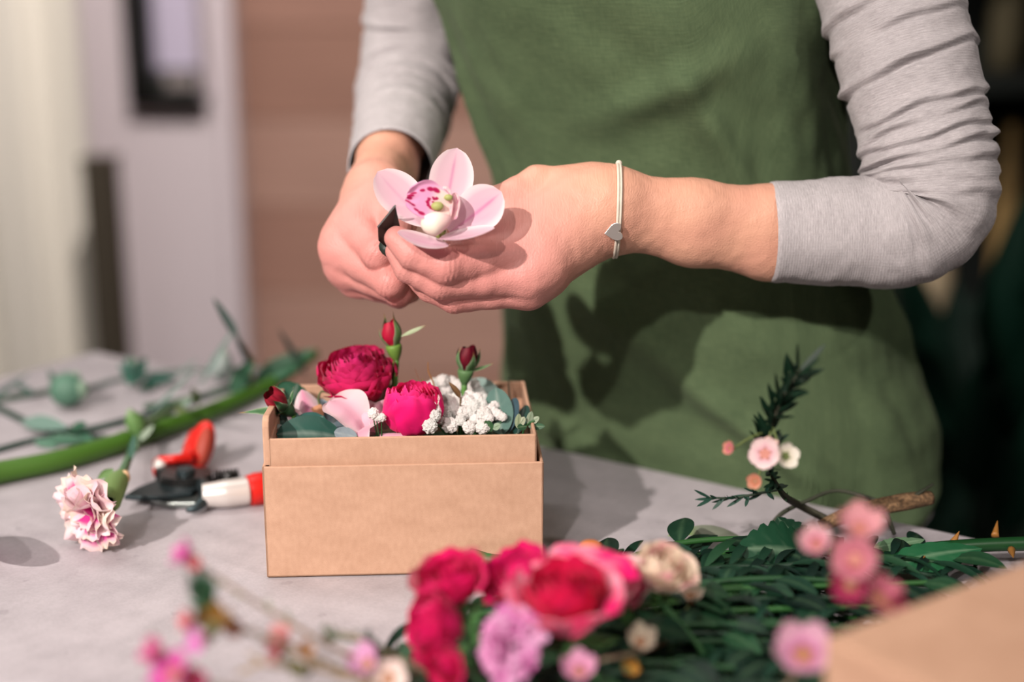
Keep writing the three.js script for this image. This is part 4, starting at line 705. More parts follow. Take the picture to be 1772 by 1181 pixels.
  for (const s of [0, 1]) wpart(o, 'throat_wing', blade(at(775 + s * 12, 384 - s * 4, 0.89), at(768 + s * 14, 322 + s * 14, 0.9), V(-0.6, 0.3, 0.8), 0.016, { pow: 0.5, base: 0.5, cup: 0.5, color: (u, v) => mixc(rgb(0xecd2cf), rgb(0xd891b0), clamp(0.3 + noise(u * 30, v * 30) * 1.4)) }), M.petal);
  wpart(o, 'stem', tube([at(764, 400, 0.902), at(758, 425, 0.918), at(742, 455, 0.935)], [0.0028, 0.0026], 10, 10), std(0x9aa860, 0.5));
}
// ------------------------------------------------------------------ variegated carnation lying on the worktop
{
  const mouth = onTable(182, 868, 0.031), base = onTable(211, 822, 0.033), ax = mouth.clone().sub(base);
  const t = thing('variegated_carnation', 'cream and magenta frilled carnation head lying on the worktop', 'carnation', mouth, { quat: frame(V(-0.52, -0.14, 0.84), V(0, 1, 0.3)) });
  const cr = rgb(0xf6eadb), wh = rgb(0xf8dfe8), mg = rgb(0xcf1590), gn = rgb(0xdde0c0);
  carnationPetals(t, 0.0312, { n: 22, seed: 12, spread: 1.2, wide: 1.35, color: (u, v, f, sd, st) => { const s = u * 2 - 1, k = clamp(sstep(0.95, 0.25, v) * (0.45 + 1.1 * noise(s * 3 + sd, v * 1.5, sd)) + (st > 0.55 ? 0.95 * sstep(1, 0.7, v) : 0) * (0.5 + 1.2 * noise(s * 2.5 + sd, v * 2, sd)) + 0.25 * sstep(0.3, 0.9, noise(s * 7 + sd, v * 2, sd + 3))); let c = mixc(mixc(wh, cr, clamp(0.3 + noise(s * 2, v * 2, sd) * 1.5)), gn, clamp(noise(s * 3, v * 2, sd + 7) * 1.6) * 0.5); c = mixc(c, mg, Math.max(k, st > 0.42 ? 0.95 * sstep(0.97, 0.8, v + 0.12 * noise(s * 4, sd)) : 0)); return mixc(c, rgb(0xc9a37c), sstep(0.96, 1, v) * 0.4 * (0.5 + noise(s * 12, sd))); } });
  const cal = calyxGeo(ax.length() * 1.0 + 0.004, 0.0098); cal.applyQuaternion(frame(ax)); cal.translate(base.x, base.y, base.z); t.updateMatrixWorld(); const inv = t.matrixWorld.clone().invert(); cal.applyMatrix4(inv);
  part(t, 'calyx', cal, std(0x6d8c50, 0.6));
  const sp = [base.clone(), onTable(222, 795, 0.026), onTable(236, 765, 0.02), onTable(272, 732, 0.012), onTable(318, 698, 0.006)], sg = tube(sp, [0.0038, 0.0029, 0.0032, 0.0026, 0.0026], 30, 10); sg.applyMatrix4(inv); part(t, 'stem', sg, std(0x4e7350, 0.55));
  for (const [a, b, w, c] of [[onTable(226, 800, 0.026), onTable(232, 752, 0.04), 0.006, 0x35584a], [onTable(240, 766, 0.02), onTable(266, 735, 0.026), 0.006, 0x9db09c], [onTable(272, 738, 0.012), onTable(300, 735, 0.006), 0.008, 0x2d5138], [onTable(300, 715, 0.01), onTable(332, 690, 0.02), 0.006, 0x86a090], [onTable(290, 722, 0.01), onTable(270, 742, 0.004), 0.007, 0x6f9558], [base.clone().add(V(-0.006, 0.004, 0)), base.clone().add(V(-0.016, -0.001, 0.006)), 0.006, 0x5c7d48]]) { const g = blade(a, b, V(0, 0.6, 1), w, { cup: 0.5, color: () => rgb(c), base: 0.4 }); g.applyMatrix4(inv); part(t, 'leaf', g, M.leaf); }
  const nd = new THREE.SphereGeometry(0.0045, 12, 10).translate(...onTable(232, 775, 0.022).toArray()); nd.applyMatrix4(inv); part(t, 'node', nd, std(0x6d9070, 0.6));
  const br = new THREE.SphereGeometry(0.0035, 10, 8).scale(1, 1.5, 1).translate(...onTable(217, 826, 0.034).toArray()); br.applyMatrix4(inv); part(t, 'bract', br, std(0xc8a882, 0.7));
}
// fallen petal at the left
{
  const p = thing('fallen_petal', 'single pale pink petal standing on the worktop left of the carnation', 'petal', onTable(-22, 925));
  wpart(p, 'petal_blade', blade(onTable(-22, 930, 0.0045), onTable(-16, 925, 0.039), V(-0.587, 0.1, 0.81), 0.028, { pow: 0.5, cup: 0.3, base: 0.3, color: (u, v) => mixc(rgb(0xe6bfd6), rgb(0xd694bf), 0.5 * v) }), M.petal);
}
// ------------------------------------------------------------------ pruning shears
{
  const c = onTable(318, 842), t = thing('pruning_shears', 'open pruning shears with silver and red handles and dark blades on the worktop', 'shears', c);
  const T = (px, py, h) => onTable(px, py, h);
  const slab = (pts, h, th) => { const o = pts.map(([x, y]) => T(x, y, h)), s = new THREE.Shape(o.map((p) => new THREE.Vector2(p.x, -p.z))); const g = new THREE.ExtrudeGeometry(s, { depth: th, bevelEnabled: true, bevelSize: 0.0006, bevelThickness: 0.0005, bevelSegments: 2 }); g.rotateX(-Math.PI / 2); g.translate(0, TABLE + h, 0); return g; };
  wpart(t, 'cutting_blade', slab([[217, 864], [240, 850], [270, 838], [300, 832], [330, 836], [345, 848], [330, 858], [300, 862], [270, 866], [240, 866]], 0.007, 0.0025), M.darkSteel, t, 'dark pointed cutting blade');
  const hook = [T(352, 838, 0.011), T(356, 856, 0.010), T(350, 870, 0.008), T(338, 880, 0.006), T(322, 884, 0.005)];
  wpart(t, 'hook_blade', tube(hook, [0.0055, 0.0055, 0.005, 0.004, 0.0015], 20, 10), M.darkSteel, t, 'dark hooked counter blade');
  wpart(t, 'blade_plate', slab([[262, 870], [300, 866], [350, 862], [362, 870], [340, 878], [290, 878]], 0.002, 0.003), M.steel);
  const hd = (pts, rr, n, m, lab, sx) => wpart(t, n, tube(pts, rr, 24, 14), m, t, lab);
  hd([T(350, 858, 0.011), T(390, 855, 0.011), T(430, 850, 0.011)], [0.0085, 0.0105, 0.0105], 'handle', M.silverPaint, 'silver painted handle');
  hd([T(430, 850, 0.011), T(440, 848, 0.0112), T(462, 842, 0.0112)], [0.0115, 0.0125, 0.0115], 'grip', M.red, 'red grip end');
  hd([T(278, 826, 0.006), T(277, 812, 0.012), T(276, 800, 0.014)], [0.004, 0.0055, 0.005], 'handle', M.silverPaint, 'silver painted handle neck');
  hd([T(270, 822, 0.010), T(269, 808, 0.013), T(272, 798, 0.016), T(300, 795, 0.018), T(330, 792, 0.016)], [0.0022, 0.0025, 0.003, 0.0035, 0.005], 'grip_rail', M.red, 'red grip rail');
  hd([T(330, 800, 0.012), T(332, 785, 0.014), T(334, 768, 0.017), T(338, 752, 0.019)], [0.0085, 0.0078, 0.0065, 0.005], 'grip', M.red, 'red grip');
  const pad = new THREE.SphereGeometry(1, 24, 16).scale(0.011, 0.0205, 0.006); pad.rotateX(-0.55); pad.rotateY(-0.3); pad.translate(...T(349, 772, 0.02).toArray()); wpart(t, 'grip_paddle', pad, M.red, t, 'red rounded grip paddle');
  const inn = new THREE.SphereGeometry(1, 20, 12).scale(0.0068, 0.0155, 0.006); inn.rotateX(-0.55); inn.rotateY(-0.3); inn.translate(...T(351, 773, 0.021).add(V(0.0012, 0.0005, 0.0016)).toArray()); wpart(t, 'grip_inlay', inn, std(0xa03a28, 0.6), t, 'brown-red inner face of the grip');
  const piv = T(322, 828, 0.012);
  wpart(t, 'pivot_housing', new THREE.CylinderGeometry(0.0155, 0.0165, 0.008, 28).scale(1.25, 1, 0.9).translate(piv.x, piv.y, piv.z), M.black, t, 'black pivot housing');
  wpart(t, 'pivot_bolt', new THREE.CylinderGeometry(0.007, 0.0078, 0.004, 6).translate(piv.x, piv.y + 0.006, piv.z), M.darkSteel);
  wpart(t, 'stop_block', new RoundedBoxGeometry(0.02, 0.011, 0.014, 2, 0.002).rotateY(0.2).translate(...T(292, 818, 0.0095).toArray()), M.black);
  const sp = []; const s0 = T(366, 826, 0.008), s1 = T(410, 822, 0.009); for (let i = 0; i <= 90; i++) { const k = i / 90, a = k * 6.283 * 7; sp.push(s0.clone().lerp(s1, k).add(V(0, Math.cos(a) * 0.004, Math.sin(a) * 0.004))); }
  wpart(t, 'spring', tube(sp, 0.0011, 200, 6), M.black, t, 'black coil spring');
  wpart(t, 'latch', tube([T(380, 830, 0.006), T(395, 826, 0.011), T(410, 822, 0.010)], [0.003, 0.004, 0.003], 10, 8), M.black);
}
// ------------------------------------------------------------------ stems behind the box
function cutStem(label, pts, r, colour, leaves, opt = {}) {
  const w = pts.map(([x, y, h = 0]) => onTable(x, y, (opt.lift ?? 0) + r + h)), b = w[0].clone(); b.y = TABLE;
  const t = thing(opt.name ?? 'carnation_stem', label, opt.category ?? 'stem', b, { group: opt.group });
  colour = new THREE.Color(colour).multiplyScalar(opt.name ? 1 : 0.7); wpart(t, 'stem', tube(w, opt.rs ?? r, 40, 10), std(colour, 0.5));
  for (const [x, y, h] of opt.nodes ?? []) wpart(t, 'node', new THREE.SphereGeometry(r * (opt.nodes.length > 1 ? 1.08 : 1.35), 16, 12).translate(...onTable(x, y, r + h).toArray()), std(colour, 0.5));
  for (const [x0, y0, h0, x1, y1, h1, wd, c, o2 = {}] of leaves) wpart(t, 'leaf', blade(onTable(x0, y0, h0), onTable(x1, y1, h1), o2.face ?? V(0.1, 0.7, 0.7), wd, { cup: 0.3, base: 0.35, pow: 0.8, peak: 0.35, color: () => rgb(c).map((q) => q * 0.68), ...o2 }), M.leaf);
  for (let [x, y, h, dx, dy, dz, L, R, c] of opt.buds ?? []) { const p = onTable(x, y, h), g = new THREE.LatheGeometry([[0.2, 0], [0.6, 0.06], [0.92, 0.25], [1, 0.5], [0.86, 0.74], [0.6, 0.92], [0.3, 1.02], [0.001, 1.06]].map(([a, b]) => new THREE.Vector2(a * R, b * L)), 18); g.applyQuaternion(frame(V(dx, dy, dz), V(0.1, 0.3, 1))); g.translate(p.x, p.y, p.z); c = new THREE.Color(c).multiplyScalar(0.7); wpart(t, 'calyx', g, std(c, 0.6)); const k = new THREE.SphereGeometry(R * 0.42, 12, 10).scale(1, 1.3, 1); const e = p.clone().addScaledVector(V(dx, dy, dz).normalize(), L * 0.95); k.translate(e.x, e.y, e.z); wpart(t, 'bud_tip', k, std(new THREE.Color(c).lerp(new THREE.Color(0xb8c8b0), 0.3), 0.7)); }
  return t;
}
cutStem('thick glossy green orchid stalk lying across the worktop behind the shears', [[-60, 832], [0, 818], [90, 800], [180, 775], [280, 742], [380, 706], [470, 664], [545, 612, 0.01]], 0.0078, 0x3d6618, [[330, 725, 0.012, 300, 700, 0.02, 0.008, 0x8ea060], [250, 752, 0.012, 236, 728, 0.03, 0.006, 0x78954e]], { name: 'orchid_stalk', lift: 0.002, rs: [0.0095, 0.0088, 0.0084, 0.0078, 0.0074, 0.0068, 0.006, 0.005], nodes: [[60, 806, 0.0], [215, 763, 0]] });
cutStem('blue-green carnation stem ending in a plump grey-green bud near the left table corner', [[-60, 700], [0, 692], [50, 684], [92, 676]], 0.0028, 0x3f5f4c, [[-20, 695, 0.004, 52, 646, 0.012, 0.007, 0x5c746e], [60, 684, 0.005, 20, 660, 0.02, 0.006, 0x5f7c74], [100, 672, 0.01, 84, 640, 0.03, 0.008, 0x88a498]], { buds: [[92, 676, 0.0165, 1, 0.1, 0.25, 0.03, 0.0155, 0x5c8a74], [100, 672, 0.012, 0.9, 0.5, -0.4, 0.02, 0.010, 0x86a896]] });
cutStem('dark blue-green carnation stem with drooping pale leaves crossing the others at the left', [[-60, 690], [0, 708], [60, 735], [130, 746], [240, 722], [330, 694], [430, 655]], 0.003, 0x274a3c, [[40, 728, 0.006, 118, 742, 0.016, 0.016, 0x7ea094], [120, 748, 0.008, 165, 768, 0.004, 0.012, 0x4a7a62], [118, 745, 0.008, 150, 735, 0.022, 0.012, 0x3c6e54], [260, 716, 0.01, 340, 640, 0.07, 0.008, 0x8ca49c]], { nodes: [[120, 746, 0]] });
cutStem('slim dark carnation stem reaching from the table end toward the pale leaf node', [[-60, 795], [0, 778], [60, 762], [120, 755], [190, 760]], 0.0026, 0x24473a, [[80, 760, 0.006, 150, 762, 0.006, 0.01, 0x3f7058], [60, 764, 0.004, 100, 775, 0.002, 0.008, 0x5b8570]]);
cutStem('far carnation stem with a dark leafy tuft beyond the thick stalk', [[150, 672], [230, 652], [320, 642], [400, 640], [470, 640]], 0.0024, 0x6c7f78, [[226, 668, 0.006, 222, 616, 0.03, 0.012, 0x2f6a58], [232, 664, 0.006, 252, 618, 0.03, 0.014, 0x1c5344], [238, 664, 0.006, 205, 630, 0.025, 0.01, 0x4b8070], [250, 660, 0.006, 306, 655, 0.012, 0.012, 0x245448], [270, 662, 0.004, 240, 678, 0.004, 0.010, 0x2c5b4a], [300, 655, 0.004, 345, 620, 0.04, 0.008, 0x8aa8a0]], { buds: [[226, 660, 0.006, 0.2, 0.9, 0.1, 0.02, 0.009, 0x23584a]] });
cutStem('carnation stem with long upright grey-green leaves behind the box corner', [[250, 705], [330, 690], [400, 672], [450, 655]], 0.003, 0x4b7058, [[345, 668, 0.01, 412, 560, 0.085, 0.0095, 0x8aa39c], [436, 640, 0.012, 405, 575, 0.08, 0.008, 0x4a6c64], [412, 585, 0.075, 368, 515, 0.115, 0.0085, 0x6c8780], [438, 662, 0.01, 545, 605, 0.04, 0.022, 0x2f6044], [530, 650, 0.01, 480, 568, 0.07, 0.010, 0x87908a], [450, 665, 0.008, 395, 640, 0.04, 0.018, 0x43735a], [400, 680, 0.006, 440, 620, 0.04, 0.018, 0x315f45], [470, 655, 0.008, 520, 640, 0.03, 0.02, 0x2b5a3c], [390, 660, 0.01, 370, 620, 0.03, 0.012, 0x9db0ac]], { buds: [[380, 655, 0.012, 0.2, 0.8, 0.3, 0.03, 0.011, 0xb4c4c0]] });
cutStem('short pale green bud stalk resting on the thick stalk', [[330, 690, 0.012], [290, 712, 0.015], [250, 735, 0.018]], 0.0024, 0x7c9a6a, [[300, 706, 0.02, 330, 690, 0.05, 0.006, 0xa9bcae], [345, 700, 0.02, 330, 672, 0.04, 0.01, 0x74964e]], { buds: [[246, 752, 0.016, -0.3, 0.8, 0.2, 0.022, 0.008, 0x6c9a54]] });
// ------------------------------------------------------------------ twig and waxflower branch on the right
const waxCups = [std(0x9a6a4a, 0.6), std(0x5c6b38, 0.6), std(0xb07060, 0.6)], geoCache = {};
function waxSprig(label, w, blooms, needles, seed, opt = {}) { // w: world points of the main stem
  const b = w[0].clone(); const t = thing('waxflower_sprig', label, 'waxflower', opt.foot ?? b, { group: opt.group }), r = mulberry(seed);
  wpart(t, 'stem', tube(w, opt.rs ?? [0.0016, 0.0009], 40, 8), opt.stemMat ?? std(0x6d5a40, 0.7));
  const curve = new THREE.CatmullRomCurve3(w);
  for (const [c, R, axis, c0, c1, cup, tcol] of blooms) {
    const f = new THREE.Group(); f.name = 'bloom'; f.position.copy(c).sub(t.position); f.quaternion.copy(frame(axis, V(0.3, 0.2, 1))); t.add(f);
    waxflower(f, R, { c0: rgb(c0), c1: rgb(c1), cup, turn: r() * 6, cupMat: waxCups[tcol ?? 0], petalGeo: geoCache[c0 + '_' + c1 + '_' + cup] ??= {} });
    let best = w[0], bd = 9; for (let k = 0; k <= 40; k++) { const q = curve.getPoint(k / 40), e = q.distanceTo(c); if (e < bd) { bd = e; best = q; } }
    const foot = c.clone().addScaledVector(axis.clone().normalize(), -R * 0.72); if (bd > R * 0.6) wpart(t, 'pedicel', tube([best.clone(), best.clone().lerp(foot, 0.5).add(V(0, 0.002, 0)), foot], 0.0007, 8, 6), waxCups[1]);
  }
  if (needles.length) { const gs = []; for (const [n, t0, t1, L, c, spread] of needles) for (let i = 0; i < n; i++) { const k = lerp(t0, t1, (i + r() * 0.7) / n), p = curve.getPoint(clamp(k)), tg = curve.getTangent(clamp(k)), side = V(r() - 0.5, r() - 0.5, r() - 0.5).addScaledVector(tg, 0).normalize(), e = p.clone().addScaledVector(tg, L * 0.55).addScaledVector(side, L * (spread ?? 0.7)); part(t, 'leaf', blade(p, e, V(0.2, 0.8, 0.6), L * 0.14 + 0.0006, { nu: 2, nv: 5, pow: 0.6, base: 0.4, color: () => rgb(c) }), M.leaf).position.sub(t.position); } }
  return t;
}
{
  const tw = thing('woody_twig', 'rough brown woody twig with thin side branches resting on the foliage', 'twig', onTable(1425, 915));
  wpart(tw, 'branch', tube([onTable(1418, 912, 0.012), onTable(1450, 898, 0.018), onTable(1500, 882, 0.024), onTable(1560, 870, 0.030), onTable(1610, 862, 0.03)], [0.0042, 0.0052, 0.0058, 0.0062, 0.005], 30, 12), M.bark);
  const thin = std(0x33382a, 0.8);
  wpart(tw, 'side_branch', tube([onTable(1540, 876, 0.028), onTable(1490, 858, 0.032), onTable(1445, 850, 0.034), onTable(1395, 868, 0.03), onTable(1352, 890, 0.022), onTable(1325, 920, 0.01)], [0.002, 0.0016, 0.0014, 0.0014, 0.0016, 0.0012], 40, 8), thin);
  wpart(tw, 'side_branch', tube([onTable(1530, 880, 0.026), onTable(1540, 905, 0.018), onTable(1548, 925, 0.012)], [0.0022, 0.0014], 14, 8), thin);
  wpart(tw, 'side_branch', tube([onTable(1550, 874, 0.03), onTable(1580, 860, 0.034), onTable(1615, 838, 0.042)], [0.002, 0.001], 14, 8), thin);
  const w = [onTable(1432, 900, 0.016), onTable(1385, 876, 0.026), at(1348, 846, 0.905), at(1330, 800, 0.87), at(1335, 740, 0.845), at(1355, 690, 0.83), at(1385, 640, 0.82)];
  const A = V(-0.5, 0.6, 0.5), pk = 0xc04a80, wt = 0xe9d3d3;
  waxSprig('upright waxflower branch with white blossoms and dark needle leaves before the apron', w, [
    [at(1263, 776, 0.835), 0.0042, V(-0.7, 0.3, 0.5), 0xc2527a, 0xc98a78, 0.35, 0], [at(1324, 786, 0.83), 0.0092, V(-0.35, 0.4, 0.8), 0xd9aab4, wt, 0.25, 2], [at(1359, 790, 0.83), 0.0074, V(0.3, 0.4, 0.8), 0xd8d2bc, 0xe6e2d6, 0.4, 1], [at(1307, 833, 0.85), 0.0048, V(-0.4, 0.2, 0.7), 0xc67a5c, 0xd09880, 0.5, 0], [at(1330, 772, 0.835), 0.0056, V(-0.1, 0.9, 0.4), 0xd59a98, 0xe3c2b8, 0.3, 2]],
    [[90, 0.45, 1.0, 0.023, 0x0c2819, 0.55], [30, 0.33, 0.55, 0.015, 0x12301f, 0.6], [10, 0.1, 0.35, 0.008, 0x2a4a30, 0.6]], 31, { rs: [0.0028, 0.0026, 0.0022, 0.0016, 0.0012, 0.0009, 0.0006], stemMat: std(0x3a3a2c, 0.8) });
  const w2 = [onTable(1345, 848, 0.04), at(1310, 855, 0.955), at(1270, 862, 0.955), at(1228, 862, 0.955)];
  waxSprig('low needle-leaved waxflower shoot pointing at the gift box', w2, [], [[26, 0.1, 1.0, 0.014, 0x1d4034, 0.6]], 33, { rs: [0.0012, 0.0007], stemMat: std(0x2a3a2c, 0.8) });
}
// ------------------------------------------------------------------ cut greenery piled on the near side of the worktop
{
  const r = mulberry(123), greens = [0x0c2a1e, 0x123424, 0x0b261d, 0x1a4028, 0x0a221b, 0x16382a], sm = [std(0x1c4426, 0.5), std(0x123020, 0.5), std(0x2a5a2a, 0.5)];
  const leafGeo = greens.map((c, i) => blade(V(0, 0, 0), V(0, 0.031, 0), V(0, 0, 1), 0.017, { serrate: 0.25, bow: 0.06, droop: -0.12, cup: 0.2, nu: 6, nv: 16, color: veins(rgb(c), mixc(rgb(c), [0.1, 0.2, 0.1], 0.3), i) }));
  const narrow = greens.map((c, i) => blade(V(0, 0, 0), V(0, 0.036, 0), V(0, 0, 1), 0.006, { bow: 0.08, droop: -0.15, cup: 0.3, nu: 4, nv: 10, color: veins(rgb(c), rgb(c), i) }));
  const lines = [];
  for (let i = 0; i < 40; i++) { const y0 = lerp(985, 1230, Math.pow(i / 39, 0.8)), x0 = lerp(880, 620, clamp((y0 - 985) / 160)) + r() * 260, x1 = lerp(1700, 1500, r()) - (i % 4) * 60; lines.push([x0, y0 + (r() - 0.5) * 22, x1, y0 - 20 + (r() - 0.5) * 70 - (i % 3) * 12, 0.002 + r() * 0.026]); }
  lines.push([1010, 982, 1330, 975, 0.003], [1060, 985, 1420, 962, 0.006], [1180, 990, 1600, 985, 0.01], [1230, 1000, 1640, 1000, 0.015], [1280, 985, 1560, 960, 0.012], [1330, 1010, 1690, 985, 0.012]);
  lines.forEach(([x0, y0, x1, y1, h], k) => {
    const a = onTable(x0, y0, h + 0.003), b = onTable(x1, y1, h + 0.003), m = a.clone().lerp(b, 0.5).add(V((r() - 0.5) * 0.02, 0.004 + r() * 0.006, (r() - 0.5) * 0.02)), foot = m.clone(); foot.y = TABLE;
    const slim = k % 2, t = thing('greenery_sprig', slim ? 'dark green narrow-leaved sprig in the pile in front of the gift box' : 'dark green sprig with toothed leaves in the pile in front of the gift box', 'greenery', foot, { group: slim ? 'narrow-leaved sprigs piled on the worktop' : 'broad-leaved sprigs piled on the worktop' });
    const curve = new THREE.CatmullRomCurve3([a, m, b]); wpart(t, 'stem', tube([a, m, b], [0.0016 + r() * 0.0014, 0.0015], 24, 8), sm[k % 3]);
    const n = slim ? 12 + Math.floor(r() * 6) : 5 + Math.floor(r() * 4);
    for (let i = 0; i < n; i++) { const s = (i + 0.3 + r() * 0.5) / n, p = curve.getPoint(s), tg = curve.getTangent(s), side = V(-tg.z, 0.15 + r() * 0.5, tg.x).multiplyScalar(i % 2 ? 1 : -1); side.y = 0.05 + r() * 0.28; const l = part(t, 'leaf', (slim ? narrow : leafGeo)[Math.floor(r() * 6)], M.leaf); l.position.copy(p).sub(foot); l.quaternion.copy(frame(side.normalize().addScaledVector(tg, 0.5 + r() * 0.5), V((r() - 0.5) * 0.8, 1, 0.2))); l.scale.setScalar(0.6 + r() * 0.6); }
  });
  // thorny rose stem at the right, arching leaf and serrated leaf
  const th = thing('thorny_rose_stem', 'smooth green rose stem with amber thorns at the right end of the pile', 'stem', onTable(1660, 955));
  wpart(th, 'stem', tube([onTable(1515, 966, 0.012), onTable(1600, 952, 0.016), onTable(1700, 944, 0.018), onTable(1830, 940, 0.02)], [0.0048, 0.0046, 0.0046, 0.005], 30, 12), std(0x123f1d, 0.4));
  for (const [x, y, dx, dy] of [[1650, 938, 10, -18], [1722, 928, 4, -26], [1604, 960, -6, 6], [1750, 952, 4, 14], [1570, 948, -8, -12]]) { const a = onTable(x, y, 0.018), b = onTable(x + dx, y + dy, 0.024); wpart(th, 'thorn', tube([a, a.clone().lerp(b, 0.5), b], [0.0026, 0.0015, 0.0002], 8, 8), std(0x9a6a30, 0.5)); }
  const big = (label, name, a, b, w, c, o = {}) => { const f = a.clone(); f.y = TABLE; const t = thing(name, label, 'leaf', f); wpart(t, 'leaf_blade', blade(a, b, o.face ?? V(0, 1, 0.5), w, { nu: 10, nv: 24, serrate: 0.3, color: veins(rgb(c), mixc(rgb(c), [0.3, 0.45, 0.3], 0.4)), ...o }), M.leaf); wpart(t, 'leaf_stalk', tube([f.clone().add(V(0, 0.0015, 0)), f.clone().lerp(a, 0.6), a], 0.0011, 8, 6), sm[0]); return t; };
  big('long pointed green rose leaf below the thorny stem', 'rose_leaf', onTable(1520, 985, 0.018), onTable(1700, 950, 0.022), 0.024, 0x1f5a38, { bow: 0.05 });
  big('pale green rose leaf seen edge-on above the thorny stem', 'rose_leaf', onTable(1510, 948, 0.02), onTable(1600, 934, 0.02), 0.012, 0x5a7a5c, {});
  big('broad dark serrated leaf under the woody twig', 'serrated_leaf', onTable(1420, 975, 0.010), onTable(1275, 950, 0.03), 0.045, 0x14402a, { serrate: 0.5, bow: 0.12, face: V(0, 0.8, 0.7) });
  big('dark leaf standing against the woody twig', 'serrated_leaf', onTable(1400, 960, 0.012), onTable(1345, 895, 0.03), 0.03, 0x123826, { serrate: 0.5 });
  big('olive arching leaf tip curling over the bare worktop', 'arching_leaf', onTable(1290, 935, 0.006), onTable(1155, 928, 0.008), 0.010, 0x6f8060, { serrate: 0, bow: 0.16, color: (u, v) => mixc(rgb(0x6d7466), rgb(0x6f9a3c), sstep(0.6, 0.85, v)) });
  big('bright green leaf lying at the right foot of the gift box', 'rose_leaf', onTable(1060, 985, 0.006), onTable(945, 962, 0.012), 0.016, 0x1d5a34, {});
  const sg = thing('bare_green_stem', 'short plain green stem lying in front of the gift box', 'stem', onTable(850, 968));
  wpart(sg, 'stem', tube([onTable(815, 960, 0.014), onTable(850, 970, 0.014), onTable(888, 972, 0.012)], 0.0042, 12, 10), std(0x2f6a3a, 0.5));
  const b2 = thing('fresh_green_stem', 'fresh green cut stem crossing the bare worktop under the serrated leaf', 'stem', onTable(1250, 982));
  wpart(b2, 'stem', tube([onTable(1150, 992, 0.006), onTable(1220, 985, 0.009), onTable(1300, 974, 0.012), onTable(1400, 965, 0.014)], [0.0045, 0.0048, 0.0045, 0.004], 24, 10), std(0x3a7a24, 0.5));
  const c2 = thing('cut_stem_end', 'pale upright cut stem end with an orange tip right of the magenta blooms', 'stem', onTable(1016, 1010));
  wpart(c2, 'stem', tube([onTable(1016, 1030, 0.004), at(1016, 990, 0.85), at(1018, 948, 0.845)], [0.0032, 0.003], 14, 10), std(0xa8b39a, 0.6));
  wpart(c2, 'cut_tip', new THREE.SphereGeometry(0.005, 12, 10).scale(1.4, 0.7, 1).translate(...at(1022, 945, 0.843).toArray()), std(0xb86a34, 0.6), c2, 'orange-brown cut tip');
}
